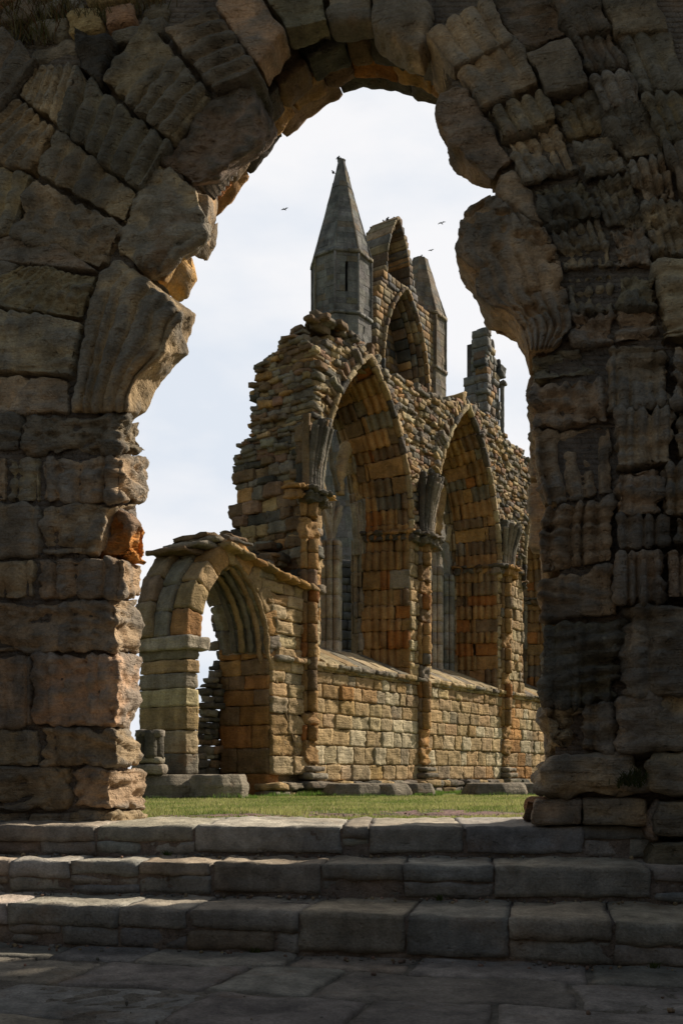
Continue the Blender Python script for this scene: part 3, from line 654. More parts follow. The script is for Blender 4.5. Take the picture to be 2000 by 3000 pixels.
G.add(V.reshape(-1, 3), np.arange(nb*4).reshape(-1, 4), np.repeat(c, 4, axis=0))
M_gr = bpy.data.materials.new('grass_blades'); M_gr.use_nodes = True; b = M_gr.node_tree.nodes['Principled BSDF']; a = M_gr.node_tree.nodes.new('ShaderNodeAttribute'); a.attribute_name = 'tone'
M_gr.node_tree.links.new(a.outputs[0], b.inputs['Base Color'])
T_ = M_gr.node_tree; tr = T_.nodes.new('ShaderNodeBsdfTranslucent'); T_.links.new(a.outputs[0], tr.inputs[0]); ms = T_.nodes.new('ShaderNodeMixShader'); ms.inputs[0].default_value = .5
T_.links.new(b.outputs[0], ms.inputs[1]); T_.links.new(tr.outputs[0], ms.inputs[2]); T_.links.new(ms.outputs[0], T_.nodes['Material Output'].inputs[0]); b.inputs['Roughness'].default_value = .7; b.inputs['Specular IOR Level'].default_value = .2
o = G.build('grass', M_gr, smooth=False); tag(o, 'short green lawn between the threshold and the ruined wall', 'grass'); o['kind'] = 'stuff'
def tuft(name, label, cen, n, hgt, spread, cols, group=None):
    G = Geo(); cen = np.array(cen)
    for k in range(n):
        p = cen[rng.integers(len(cen))]+rng.normal(size=3)*np.array(spread); d = rng.normal(size=3)*np.array([.35, .3, .1])+np.array([0, -.15, 1]); d /= np.linalg.norm(d)
        hh = hgt*rng.uniform(.5, 1.2); s = np.linspace(0, 1, 5); dr = np.array([rng.normal()*.35, -.2, -.35])*hh
        L = p[None]+d[None]*hh*s[:, None]+dr[None]*(s**2)[:, None]; wv = np.array([.004, 0, 0])*(1-.85*s)[:, None]
        V = np.concatenate([L-wv, L+wv]); Q = [[i, i+5, i+6, i+1] for i in range(4)]
        G.add(V, Q, np.array(cols[rng.integers(len(cols))])*rng.uniform(.6, 1.3))
    o = G.build(name, M_gr, smooth=False); tag(o, label, 'grass', group); return o
def fpt(x, y, w): uv = pxuv(x, y, w); return ff(np.array([[uv[0], uv[1], w]]))[0]
tuft('grass_tuft', 'dry green and brown grass growing on the ledge of the arch at top left', [fpt(x, y, -.02+rng.random()*.1) for x, y in [(60,70),(90,100),(130,110),(170,60),(110,60),(150,100),(190,50),(75,120),(120,80),(60,50)]], 420, .24, (.05, .03, .02), [(.09, .085, .025), (.16, .12, .045), (.12, .06, .02), (.20, .17, .09)])
tuft('grass_tuft', 'dry grass growing along the top of the outer arch stones beside the large tuft', [fpt(x, y, -.02+rng.random()*.1) for x, y in [(260,60),(300,55),(340,50),(400,40),(440,35),(480,40),(370,45)]], 260, .15, (.05, .03, .015), [(.10, .09, .03), (.17, .13, .06), (.14, .09, .04)])
tuft('weed_plant', 'small green weed growing from the base of the right pier', [fpt(x, y, -.2) for x, y in [(1840,2290),(1862,2300),(1855,2280),(1825,2300)]], 130, .11, (.03, .02, .01), [(.06, .08, .02), (.09, .09, .03)])

# ================================================================== UNSEEN SHADE WALLS: rubble walls added behind and beside the viewer to block skylight
bw_ = thing('shade_wall', 'unseen rubble wall added behind and beside the viewer to shade the archway', 'wall', (0, -4, 0))
g = Geo()
for O2, dx, dw, L_ in (((-6.2, -4.0), (1, 0), (0, -1), 12.4), ((-6.2, 7.6), (0, -1), (-1, 0), 11.6), ((6.2, -4.0), (0, 1), (1, 0), 9.1)):
    c, z = lay(courses(-.1, 5.0, .35, .5), lambda v: [(0, L_)], (.6, 1.2), 0, .8, prot=.02)
    blocks(g, c, z, planar(O2, dx, dw), P_gry, res=.3, rnd=.03, amp=.03)
g.build('masonry', M_far, bw_)

# grit and small stones: on the bare soil, in the angles of the steps and on the paving
g = Geo(); cen = []; n_ = 0
while n_ < 420:
    X = rng.uniform(-1.6, 3.2); Y = rng.uniform(7.4, 10.2)
    if dirt(np.array(X), np.array(Y)) > 0: cen.append((X, Y, float(gz(X, Y))-.02)); n_ += 1
for k in (1, 2, 3):
    for _ in range(150):
        X = rng.uniform(-2.6, 2.4); cen.append((X, stepY(k, X)-abs(rng.normal())*.05-.01, ZT[k+1]+.004))
for _ in range(50): X = rng.uniform(-2.4, 2.4); cen.append((X, rng.uniform(3.2, 5.1), .004))
cen = np.array(cen); sz = rng.uniform(.006, .024, (len(cen), 1))*rng.uniform(.6, 1.3, (len(cen), 3))
blocks(g, cen, sz, lambda q: q, pal((GREY, 3), (PINK, 2), (TAN, 2)), res=.02, rnd=.01, amp=.004, freq=(30, 30, 30))
o = g.build('gravel', M_step); tag(o, 'loose grit and small stones on the bare soil and in the corners of the steps', 'gravel'); o['kind'] = 'stuff'
for k_, (X, k) in enumerate(((-1.1, 1), (.55, 2), (-.45, 3), (1.5, 3))):
    tuft('weed_plant', ['small grass weed rooted at the foot of the top step, left of centre', 'small weed in the joint at the foot of the middle step, right of centre', 'small weed at the foot of the lowest step, near the centre', 'small weed at the foot of the lowest step, towards the right'][k_],
         [(X+d, stepY(k, X)-.02, ZT[k+1]) for d in (-.006, 0, .006)], 34, .06, (.008, .006, .002), [(.10, .14, .03), (.15, .16, .05)], 'weeds in the joints of the steps')
# ================================================================== RUINED NAVE WALL
D_ = np.array([.5677, .8232]); IN = np.array([-.8232, .5677]); P1 = np.array([-.683, 22.0])
nf = planar(P1, D_, IN)
def nu(x, w=0):
    t = (x-1000)/F; return (t*(P1[1]+w*IN[1])-(P1[0]+w*IN[0]))/(D_[0]-D_[1]*t)
def nz(x, y, w=0):
    u = nu(x, w); Y = P1[1]+D_[1]*u+IN[1]*w; return EYE+(HZ-y)/F*Y
ZG = .36; BAY = 5.01
nave = thing('ruined_abbey_wall', 'long ruined ochre sandstone wall with traceried pointed windows and a doorway, beyond the lawn', 'ruin', (*nf(np.array([[0., 0, 0]]))[0][:2], .4))
WIN = [(2.35, 1.95, 7.2, 3.75), (7.47, 2.0, 7.2, 4.1), (13.0, 1.65, 7.0, 3.9)]     # centre, half width, spring, rise
DOOR = (-2.5, 1.05, 3.42, 1.76)
def topz(u):
    pts = [(925,1010),(975,985),(1040,990),(1070,1005),(1100,1060),(1140,1092),(1200,1122),(1290,1158),(1345,1172),(1400,1182),(1450,1232),(1490,1288),(1540,1330),(1600,1372),(1700,1420),(1790,1500)]
    return np.interp(u, [nu(p[0]) for p in pts], [nz(*p) for p in pts])
def spans_main(v, lo=.12, hi=21.0):
    cuts = [(lo, hi)]
    for c, a, zs, h in WIN:
        if 3.6 < v < zs+h+.25:
            w = half_w(a+.02, zs, h, v); cuts2 = []
            if v > zs: w = half_w(a+.2, zs, h+.22, v)
            for x0, x1 in cuts:
                for y0, y1 in ((x0, min(x1, c-w)), (max(x0, c+w), x1)):
                    if y1-y0 > .1: cuts2.append((y0, y1))
            cuts = cuts2
    r = []
    for x0, x1 in cuts:   # clip where the wall top falls below v
        us = np.linspace(x0, x1, max(2, int((x1-x0)/.12))); ok = topz(us)+.12*fbm(np.stack([us, us*0, us*0], 1), (2, 1, 1), 2) > v
        st = None
        for u, k in zip(us, ok):
            if k and st is None: st = u
            if not k and st is not None:
                if u-st > .15: r.append((st, u))
                st = None
        if st is not None and x1-st > .1: r.append((st, x1))
    return r
# lower ashlar wall (below the sills), up to string course
g = Geo()
cs = [.75, 1.12, 1.55, 1.95, 2.28, 2.62, 2.95, 3.22, 3.42]
c, z = lay(cs, lambda v: [(.12, 21)], (.3, .8), 0, .8, gap=.007, prot=.012)
def P_low(n, cen):
    base = P_ash(n); v = cen[:, 1]; u = cen[:, 0]
    pale = (rng.random(n) < np.where((v > 1.1) & (v < 2.3), .28, .08))
    base[pale] = np.array([.43, .38, .28])*rng.uniform(.85, 1.1, (pale.sum(), 1))
    k = rng.random(n) < np.where(np.abs(u-10.6) < .8, .5, .03); base[k] = np.array((.30, .17, .07))*rng.uniform(.9, 1.3, (k.sum(), 1))
    return base
blocks(g, c, z, nf, P_low, res=.055, rnd=.016, amp=.018, freq=(4, 7, 4), oct=4, chips=.03)
# upper rubble with window voids
cs = courses(3.42, 13, .085, .17)
c, z = lay(cs, spans_main, (.14, .46), .0, .7, gap=.008, prot=.03)
hi_ = c[:, 1] > 7.6
mid = ~hi_
blocks(g, c[hi_], z[hi_], nf, P_rub, res=.05, rnd=.016, amp=.024, rot=.03, freq=(4, 7, 4), chips=.03)
cs = courses(3.42, 7.6, .25, .38)
c, z = lay(cs, spans_main, (.22, .5), .0, .7, gap=.016, prot=.02)
blocks(g, c, z, nf, P_ash, res=.055, rnd=.018, amp=.022, freq=(4, 7, 4), oct=4, chips=.03)
wallm = g.build('masonry', M_wall, nave)
# solid core inside the wall so nothing shows through the joints
g = Geo()
def core_col(u0, u1, z0, z1, w0=.10, w1=1.9): box8(g, nf, (u0, u1), (z0, z1), (w0, w1), (.2, .155, .1))
core_col(.18, 21, .3, 3.40, .08, 1.6)
for a, b in ((.18, .40-.0), (WIN[0][0]+WIN[0][1]+.12, WIN[1][0]-WIN[1][1]-.12), (WIN[1][0]+WIN[1][1]+.12, WIN[2][0]-WIN[2][1]-.12), (WIN[2][0]+WIN[2][1]+.12, 21)):
    if b > a: core_col(a, b, 3.40, 7.2)
for k, (c_, a, zs, h) in enumerate(WIN):
    lo = .18 if k == 0 else (WIN[k-1][0]+WIN[k-1][1]+c_-a)/2; hi = (c_+a+WIN[k+1][0]-WIN[k+1][1])/2 if k < 2 else 21
    for v in np.arange(7.2, 11.6, .12):
        w = half_w(a+.25, zs, h+.3, v+.06) if v < zs+h+.25 else 0
        for x0, x1 in ((lo, c_-w), (c_+w, hi)):
            us = np.linspace(x0, x1, 12)
            for q0, q1 in zip(us[:-1], us[1:]):
                t = float(topz((q0+q1)/2))-.22
                if q1-q0 > .02 and t > v: core_col(q0, q1, v, min(v+.12, t+.01), .10, 1.7)
g.build('rubble_core', M_wall, nave)
# ruined end of the wall: rough stones on the face turned to the left
ef = planar(nf(np.array([[.1, 0, 0.]]))[0][:2], IN, D_)       # u = into the wall thickness, w = along the wall
def ew(x, y):
    t = (x-1000)/F; o = nf(np.array([[.1, 0, 0.]]))[0]
    w = (t*o[1]-o[0])/(IN[0]-IN[1]*t); return w, EYE+(HZ-y)/F*(o[1]+w*IN[1])
EP = [ew(*p) for p in [(640,1600),(672,1545),(690,1530),(668,1500),(668,1478),(702,1470),(690,1430),(676,1425),(676,1392),(690,1388),(686,1350),(688,1312),(730,1308),(728,1270),(738,1250),(735,1200),(748,1160),(740,1130),(756,1110),(762,1078),(800,1050),(800,1030),(830,1005),(850,985),(915,965)]]
EZ = np.array([p[1] for p in EP]); EW = np.array([p[0] for p in EP]); oi = np.argsort(EZ)
g = Geo()
def sp_end(v):
    if v > EZ.max(): return []
    return [(0, float(np.interp(v, EZ[oi], EW[oi])))]
for (a, b, h0, h1, bw, rg) in ((4.8, 6.4, .14, .26, (.25, .55), .12), (6.4, 8.3, .16, .34, (.3, .6), .16), (8.3, 11.6, .08, .19, (.16, .5), .20)):
    cs = courses(a, b, h0, h1)
    for lay_ in range(1):       # three skins one behind the other, each stepping back
        c, z = lay(cs, sp_end, bw, .0+.42*lay_-.02, .36, gap=.006, prot=.045, rag=rg)
        blocks(g, c, z, ef, P_end, res=.05, rnd=.014, amp=.026, rot=.03, freq=(4, 8, 4), chips=.04)
# broken rubble top sloping back along the wall
us = np.linspace(.1, 2.6, 9)
for k in range(260):
    u = rng.uniform(.1, 3.2); w = rng.uniform(0, 1.5)
    zt = 11.45-.28*abs(u-1.0)-.72*max(0, w-.3)+rng.normal()*.05
    blocks(g, [(u, zt-.1, w)], [(rng.uniform(.16, .38), rng.uniform(.06, .13), rng.uniform(.18, .36))], nf, P_end, res=.06, rnd=.014, amp=.022, rot=.08)
for v in np.arange(4.8, 11.3, .2):
    w1 = float(np.interp(v, EZ[oi], EW[oi]))-.35
    if w1 > .2: box8(g, nf, (.35, .9 if v > 10 or v < 3.3 else .42), (v, v+.2), (.1, w1), (.17, .135, .095))
g.build('broken_end', M_wall, nave)

# ---- window arches: splayed reveals of moulded stones
def reveal(c_, a, zs, h, foot, splay, depth, name, pal_, nq=3, th=.34, ln=(.3, .52), sides='LR', rolls=.12, step=.2, w00=0):
    nf = lambda q: globals()['nf'](q+np.array([0, 0, w00]))
    P = arch_pts(c_, a, zs, h, 44, foot); fr0, L = pathframe(nf, P)
    LL = math.hypot(splay, depth); dr, dw = -splay/LL, depth/LL; er, ew_ = dw, -dr
    def sk(r, w): return r*er+w*dr, r*ew_+w*dw      # r -> thickness e, w -> q along the splay
    fr, L = pathframe(nf, P, sk)
    gg = Geo(); s = 0; cen = []; siz = []
    Lh = L/2
    while s < L:
        l = rng.uniform(*ln)
        if s < Lh < s+l: l = Lh-s+.001
        l = min(l, L-s); qs = [0]+sorted(rng.uniform(.15, .85, nq-1).tolist())+[1]
        for q0, q1 in zip(qs[:-1], qs[1:]):
            if (q1-q0)*LL < .08: continue
            rec = rng.choice([0, 0, 0, .01, .03, .06]) if sides == 'LR' else 0
            cen.append((s+l/2, th/2+rec, (q0+q1)/2*LL)); siz.append((l-.012, th, (q1-q0)*LL-.01))
        s += l
    def rib(g_, n_, r_):
        prof = np.abs(np.sin(np.pi*g_[..., 2]/step))**.6-.5
        return rolls*prof*(r_ > .28)*np.clip(-n_[..., 1]*1.3, 0, 1)
    cen = np.array(cen); siz = np.array(siz)
    blocks(gg, cen, siz, fr, pal_, res=.045, rnd=.016, amp=.018, rib=rib, nc=22, freq=(4, 4, 4), chips=.03)
    return gg.build(name, M_wall, nave)
for k, (c_, a, zs, h) in enumerate(WIN):
    reveal(c_, a+.02, zs, h+.02, 3.45, .5, 1.15, 'window_arch', P_rev)
    reveal(c_, a-.46, zs, h-.35, 3.6, .10, .32, 'window_jamb', pal(((.24, .19, .13), 2), ((.22, .20, .17), 2), var=.08), nq=2, rolls=.1, step=.15, w00=1.12)
    # thin radial rubble and hood over each arch, standing proud
    P = arch_pts(c_, a+.03, zs, h+.03, 44); fr, L = pathframe(nf, P); gg = Geo(); s = 0; cen = []; siz = []
    while s < L:
        l = rng.uniform(.09, .17); hh = rng.uniform(.22, .42); cen.append((s+l/2, hh/2+.02, .28+rng.normal()*.05)); siz.append((l-.015, hh, .62)); s += l
    blocks(gg, cen, siz, fr, P_end, res=.05, rnd=.014, amp=.02, rot=.05)
    gg.build('relieving_arch', M_wall, nave)
    P = arch_pts(c_, a-.0, zs, h, 44); fr, L = pathframe(nf, P); gg = Geo(); s = 0; cen = []; siz = []
    while s < L:
        l = rng.uniform(.35, .6); cen.append((s+l/2, .05, -.03)); siz.append((l-.01, .13, .16)); s += l
    blocks(gg, cen, siz, fr, pal((CREAM, 2), (DGREY, 1.4), (TAN, 2)), res=.05, rnd=.03, amp=.02); gg.build('hood_mould', M_wall, nave)
    # sloping sill
    gg = Geo(); cen = []; siz = []; u = c_-a+.05
    def sf(q):
        w = q[:, 2]; return nf(np.stack([q[:, 0], q[:, 1]+.45*w, w], 1))
    while u < c_+a-.1:
        l = rng.uniform(.35, .7); l = min(l, c_+a-.05-u); cen.append((u+l/2, 3.38, .58)); siz.append((l-.012, .22, 1.25)); u += l
    blocks(gg, cen, siz, sf, pal((CREAM, 4), (TAN, 2), (GREY, 2)), res=.06, rnd=.02, amp=.015, nc=12); gg.build('sill', M_wall, nave)
# string course under the sills
gg = Geo(); cen = []; siz = []; u = -1.3
while u < 21:
    l = rng.uniform(.4, .8); cen.append((u+l/2, 3.37, -.02+rng.normal()*.012)); siz.append((l-.02, .13, .2)); u += l
blocks(gg, cen, siz, nf, pal((CREAM, 2), (GREY, 3), (TAN, 2)), res=.05, rnd=.05, amp=.025, chips=.05); gg.build('string_course', M_wall, nave)
# ---- wall shafts with bases, broken in places
def shaft_geo(gg, u, z0, z1, skip=.25, r=.13, proj=.05, cols=P_rev):
    v = z0
    while v < z1:
        l = min(rng.uniform(.28, .5), z1-v)
        if rng.random() > skip:
            for du in (-.17, 0, .17):
                rr = r if du == 0 else r*.62; ww = -proj-(.08 if du == 0 else -.02)
                V, Q = template(8, max(2, int(l/.08)), 8); p, n_ = rounded(V, np.array([[rr, l/2-.006, rr]]), np.array([[min(rr, l/2-.01)*.98]])); p = p[0]
                # keep round in plan, square in height
                p2 = V*np.array([rr, l/2-.006, rr]); k = np.hypot(p2[:, 0], p2[:, 2])/rr; sc2 = np.where(k > 1e-6, np.maximum(np.abs(V[:, 0]), np.abs(V[:, 2]))/np.maximum(k, 1e-6), 1)
                p2[:, 0] *= sc2; p2[:, 2] *= sc2
                p2 = p2+np.array([u+du+rng.normal()*.012, v+l/2, ww+.05]); d = .03*fbm(p2, (5, 5, 5), 3, rng.random()*40)
                p2 = p2+n_[0]*d[:, None]; gg.add(nf(p2), Q, cols(1)[0])
        else: blocks(gg, [(u, v+l/2, .02)], [(.5, l-.02, .2)], nf, cols, res=.05, rnd=.05, amp=.05, chips=.06)
        v += l
for k, u in enumerate((-.05, 5.0, 9.98, 15.0)):
    gg = Geo(); shaft_geo(gg, u, 1.15, 7.1, .35 if k else .3)
    g2 = gg.build('wall_shaft', M_wall, nave)
    gg = Geo()
    blocks(gg, [(u, .66, -.1), (u, .86, -.09), (u, 1.02, -.08)], [(.78, .2, .5), (.64, .16, .42), (.56, .13, .36)], nf, pal((GREY, 2), (TAN, 1)), res=.05, rnd=.07, amp=.015); gg.build('shaft_base', M_wall, nave)
    # fan of broken vault ribs springing from the shaft
    gg = Geo(); top = 8.75 if k < 2 else 8.5
    if k == 0: top = 8.75
    for a_ in np.linspace(-1, 1, 7):
        for w_ in (0, 1):
            if w_ and abs(a_) > .6: continue
            pts = []; cut = top-rng.uniform(0, .25)
            for t_ in np.linspace(0, 1, 8):
                zz = 7.2+(cut-7.2)*t_; o = .27+.15*t_**1.7
                pts.append(nf(np.array([[u+a_*o*(1.0 if not w_ else .7), zz, -.06-(.10+.30*t_**1.8)*math.sqrt(max(0, 1-a_*a_*.8))-(.0)]]))[0])
            tube(gg, pts, .085, P_dark(1)[0], n=8, amp=.02, seg=.07)
    blocks(gg, [(u, 7.55, .05), (u, 8.0, .02), (u, 8.4, 0)], [(.5, .7, .3), (.56, .5, .36), (.62, .4, .44)], nf, P_dark, res=.06, rnd=.05, amp=.03)
    gg.build('vault_springer', M_wall, nave)
    # carved capital band running from the springer back into the reveal
    gg = Geo()
    for du, ww, l in ((0, -.12, .8), (-.52, .0, .4), (.52, .0, .4)):
        blocks(gg, [(u+du, 7.14, ww), (u+du, 7.0, ww+.03)], [(l, .1, .5), (l-.08, .2, .36)], nf, pal((DGREY, 2), (OCH, 1), (GREY, 1)), res=.035, rnd=.05, amp=.05, freq=(8, 8, 8))
    gg.build('capital', M_wall, nave)
for c_, a, zs, h in WIN:      # capital band inside the reveals
    gg = Geo()
    for sgn in (-1, 1):
        for q in np.linspace(0, 1, 7):
            blocks(gg, [(c_+sgn*(a-.5*q-.02), zs-.05, 1.12*q), (c_+sgn*(a-.5*q+.02), zs-.18, 1.12*q)], [(.16, .09, .26), (.12, .16, .22)], nf, pal((DGREY, 2), (OCH, 1), (BRN, 1)), res=.035, rnd=.04, amp=.05, freq=(8, 8, 8))
    gg.build('capital_band', M_wall, nave)
# ---- mullions and tracery
P_mul = pal(((.33, .31, .275), 4), ((.27, .255, .23), 2), var=.06)
def fluted(gg, u, w, z0, z1, r, fan=None, cols=P_mul):
    v = z0
    while v < z1-.02:
        l = min(rng.uniform(.32, .6), z1-v); col = cols(1)[0]
        for k in range(7):
            th = k*2*math.pi/7; rr = r*(.36 if k % 2 else .28); pts = [nf(np.array([[u+math.cos(th)*r*.74, zz, w+math.sin(th)*r*.74]]))[0] for zz in (v+.004, v+l-.004)]
            tube(gg, pts, rr, col*rng.uniform(.92, 1.08), n=8, amp=.012, seg=.09)
        pts = [nf(np.array([[u, zz, w]]))[0] for zz in (v+.004, v+l-.004)]; tube(gg, pts, r*.66, col*.95, n=10, amp=.01, seg=.12)
        v += l
    if fan:
        for (du, dz, dw) in fan:
            pts = [nf(np.array([[u+du*t_**1.6, z1-.1+dz*t_, w+dw*t_**1.6]]))[0] for t_ in np.linspace(0, 1, 8)]
            tube(gg, pts, np.array([r*.42, r*.4, r*.38, r*.36, r*.33, r*.3, r*.3, r*.25]), cols(1)[0], n=8, amp=.025, seg=.06)
def solid(gg, P, rad, cols, amp=.04): tube(gg, nf(np.array(P, float)), rad, cols(1)[0], n=10, amp=amp, seg=.05, freq=(6, 6, 6))
gg = Geo(); fluted(gg, 2.62, 1.3, 3.75, 6.75, .27, [(-.45, .95, 0), (-.25, 1.1, .05), (-.1, 1.2, 0), (.1, 1.25, 0), (.3, 1.15, 0), (.5, .95, .05), (.15, 1.0, -.2), (-.2, .9, .2)]); gg.build('mullion', M_wall, nave)
gg = Geo(); blocks(gg, [(2.62, 3.72, 1.3)], [(.75, .22, .75)], nf, P_gry, rnd=.06); gg.build('mullion_base', M_wall, nave)
gg = Geo(); P_tr = pal(((.40, .29, .15), 3), ((.38, .30, .19), 2))
solid(gg, [(3.02,8.0,1.3),(2.98,8.5,1.3),(3.2,9.1,1.3),(3.42,9.5,1.3)], [.10,.17,.16,.2], P_tr, .06)
solid(gg, [(3.42,9.5,1.3),(3.6,9.1,1.3),(3.75,8.6,1.3),(3.9,8.0,1.3)], [.2,.17,.15,.2], P_tr, .06)
solid(gg, [(3.42,9.45,1.3),(3.25,9.9,1.3),(2.9,10.2,1.3)], [.16,.12,.08], P_tr, .06)
solid(gg, [(2.95,8.1,1.3),(2.7,8.6,1.3),(2.55,9.3,1.3)], [.09,.07,.05], P_gry, .04)
gg.build('tracery', M_wall, nave)
gg = Geo()
for k in range(6):
    solid(gg, [(3.72+.07*k,6.6,1.28-.05*k),(3.66+.075*k,7.3,1.26-.05*k),(3.5+.09*k,7.9+.05*k,1.24-.05*k)], [.07,.075,.06], P_gry, .03)
gg.build('tracery', M_wall, nave)
gg = Geo(); fan = [(-.35, .9, 0), (-.18, 1.05, .05), (0, 1.2, 0), (.18, 1.2, 0), (.3, 1.0, 0), (.1, 1.0, -.2)]
fluted(gg, 7.95, 1.3, 3.8, 7.0, .24, fan); gg.build('mullion', M_wall, nave)
gg = Geo(); fluted(gg, 8.78, 1.35, 3.85, 6.9, .22, [(-.4, 1.0, 0), (-.2, 1.1, 0), (0, 1.2, 0), (.25, 1.1, 0), (.45, .9, 0)], pal(((.25, .25, .245), 1))); gg.build('mullion', M_wall, nave)
gg = Geo(); blocks(gg, [(7.95, 3.78, 1.3), (8.78, 3.82, 1.35)], [(.7, .2, .7), (.6, .18, .6)], nf, P_gry, rnd=.05); gg.build('mullion_base', M_wall, nave)
gg = Geo()
solid(gg, [(8.05,8.0,1.3),(8.15,8.6,1.3),(8.45,9.3,1.3),(8.7,10.0,1.3),(8.5,10.6,1.3)], [.14,.15,.12,.09,.06], P_tr, .05)
solid(gg, [(8.0,8.1,1.3),(7.75,8.8,1.3),(7.5,9.5,1.3),(7.5,10.3,1.3)], [.1,.09,.08,.06], P_tr, .04)
solid(gg, [(8.45,9.3,1.3),(8.15,9.7,1.3),(7.9,10.3,1.3),(8.05,10.7,1.3)], [.08,.07,.06,.05], P_tr, .04)
solid(gg, [(8.78,7.9,1.35),(8.95,8.5,1.3),(9.0,9.0,1.3)], [.08,.07,.05], P_tr, .04)
gg.build('tracery', M_wall, nave)
gg = Geo(); fluted(gg, 12.6, 1.0, 3.7, 7.6, .27, None, pal((BRN, 2), (GREY, 2))); gg.build('mullion', M_wall, nave)

# ---- doorway bay to the left (thinner, lower)
DT = 1.25
drp = [(520,1700),(545,1640),(590,1618),(640,1600),(700,1630),(800,1685),(890,1728),(930,1745)]
def door_top(u): return np.interp(u, [nu(p[0]) for p in drp], [nz(*p) for p in drp])
c_, a, zs, h = DOOR
def sp_door(v):
    w = half_w(a+.28, zs, h+.3, v) if v > zs else a+.06
    L0 = -3.95 if v < zs else None
    r = []
    if v < zs: r.append((-3.98, c_-w))
    us = np.linspace(c_+w, .12, 30); ok = [u for u in us if door_top(u) > v]
    if ok: r.append((ok[0], .12))
    return r
g = Geo(); cs = [.9, 1.3, 1.75, 2.2, 2.55, 2.85, 3.1, 3.4, 3.62, 3.9, 4.2, 4.5, 4.75, 5.0, 5.2, 5.4, 5.6]
c, z = lay(cs, sp_door, (.3, .75), 0, DT, gap=.010, prot=.018)
kx = c[:, 0] < -3
blocks(g, c[~kx], z[~kx], nf, P_ash, res=.05, rnd=.018, amp=.024, freq=(3, 8, 3), nc=6, oct=4, chips=.04)
blocks(g, c[kx], z[kx], nf, pal((CREAM, 2), (TAN, 2), (GREY, 2)), res=.05, rnd=.016, amp=.016, freq=(3, 8, 3), nc=14, oct=4)
box8(g, nf, (-3.9, -3.62), (.9, 3.35), (.08, DT-.06), (.12, .1, .07))
g.build('doorway_wall', M_wall, nave)
# left impost slab
g = Geo(); blocks(g, [(-3.75, 3.42, DT/2-.04)], [(.66, .26, DT+.16)], nf, P_gry, res=.05, rnd=.03, amp=.02, nc=10); g.build('impost', M_wall, nave)
# arch orders
def dring(a_, h_, w0, w1, th, ln, pal_, name, half=None, amp=.02, rnd=.03, z0=None):
    P = arch_pts(c_, a_, zs+.12, h_-.1, 30); fr, L = pathframe(nf, P); gg = Geo(); cen = []; siz = []; s = 0
    while s < L:
        l = rng.uniform(*ln)
        if s < L/2 < s+l: l = L/2-s+.001
        l = min(l, L-s); cen.append((s+l/2, th/2, (w0+w1)/2)); siz.append((l-.01, th, w1-w0)); s += l
    cen = np.array(cen); siz = np.array(siz)
    if half == 'L': k = cen[:, 0] < L*.52; cen = cen[k]; siz = siz[k]
    blocks(gg, cen, siz, fr, pal_, res=.05, rnd=rnd, amp=amp, nc=12, chips=.02); return gg.build(name, M_wall, nave)
dring(a, h, 0, .42, .42, (.35, .55), pal((OCH, 2), (TAN, 2), (GREY, 1)), 'arch_ring')
dring(a-.0, h, .42, .80, .50, (.4, .6), P_gry, 'arch_ring', 'L')
dring(a-.0, h, .80, DT, .62, (.4, .6), P_gry, 'arch_ring', 'L', .03)
for k_ in range(5):    # nested thin rolls of the right hand orders
    a2 = a-.0-.085*k_; w_ = .06+.16*k_
    P = arch_pts(c_, a2, zs+.05, h-.07*k_-.02, 26)
    P = P[len(P)//2-2:]; gg = Geo()
    pts = nf(np.array([(p[0], p[1], w_) for p in P]+[(P[-1][0], z_, w_) for z_ in (2.6, 1.8, 1.0)], float)) if k_ < 2 else nf(np.array([(p[0], p[1], w_) for p in P], float))
    tube(gg, pts, .062, pal((DGREY, 2), (GREY, 2), (TAN, 1))(1)[0], n=10, amp=.03, seg=.05); gg.build('arch_roll', M_wall, nave)
# right reveal below the springing: orange ashlar, and curved soffit slabs
g = Geo(); rf = planar(nf(np.array([[c_+a-.02, 0, 0.]]))[0][:2], IN+D_*(-.12), D_)
c, z = lay([.42, .92, 1.45, 1.95, 2.35, 2.7, 3.0, 3.35, 3.6], lambda v: [(.05, DT)], (.3, .8), 0, .4, gap=.010, prot=.01)
blocks(g, c, z, rf, pal(((.26, .14, .06), 5), (OCH, 2), (BRN, 1.5), var=.1), res=.05, rnd=.016, amp=.02, nc=6); g.build('jamb', M_wall, nave)
g = Geo(); P = arch_pts(c_, a-.02, zs+.05, h-.04, 26); P = P[len(P)//2-4:]
fr, L = pathframe(nf, P, lambda r, w: (r*.97-w*.13, w)); cen = []; siz = []; s = 0
while s < L:
    l = min(rng.uniform(.5, .9), L-s); cen.append((s+l/2, .2, .68)); siz.append((l-.01, .4, 1.15)); s += l
blocks(g, cen, siz, fr, P_gry, res=.05, rnd=.04, amp=.03, nc=20, rib=lambda g_, n_, r_: .05*(np.abs(np.sin(np.pi*g_[..., 2]/.24))**.6-.5)); g.build('soffit', M_wall, nave)
# ragged rubble behind the jamb
g = Geo(); rr2 = planar(nf(np.array([[c_+a-.12, 0, 1.2]]))[0][:2], D_, IN)
c, z = lay(courses(.3, 4.6, .09, .2), lambda v: [(float(np.interp(v, [1, 2.1, 2.6, 3.0, 3.3, 5], [-.85, -.72, -.45, -.18, -.02, .1]))-.05*math.sin(v*5), 1.2)], (.16, .42), 0, .3, gap=.0, prot=.06, rag=.16)
blocks(g, c, z, rr2, P_dark, res=.06, rnd=.03, amp=.03, rot=.04); g.build('rear_rubble', M_wall, nave)
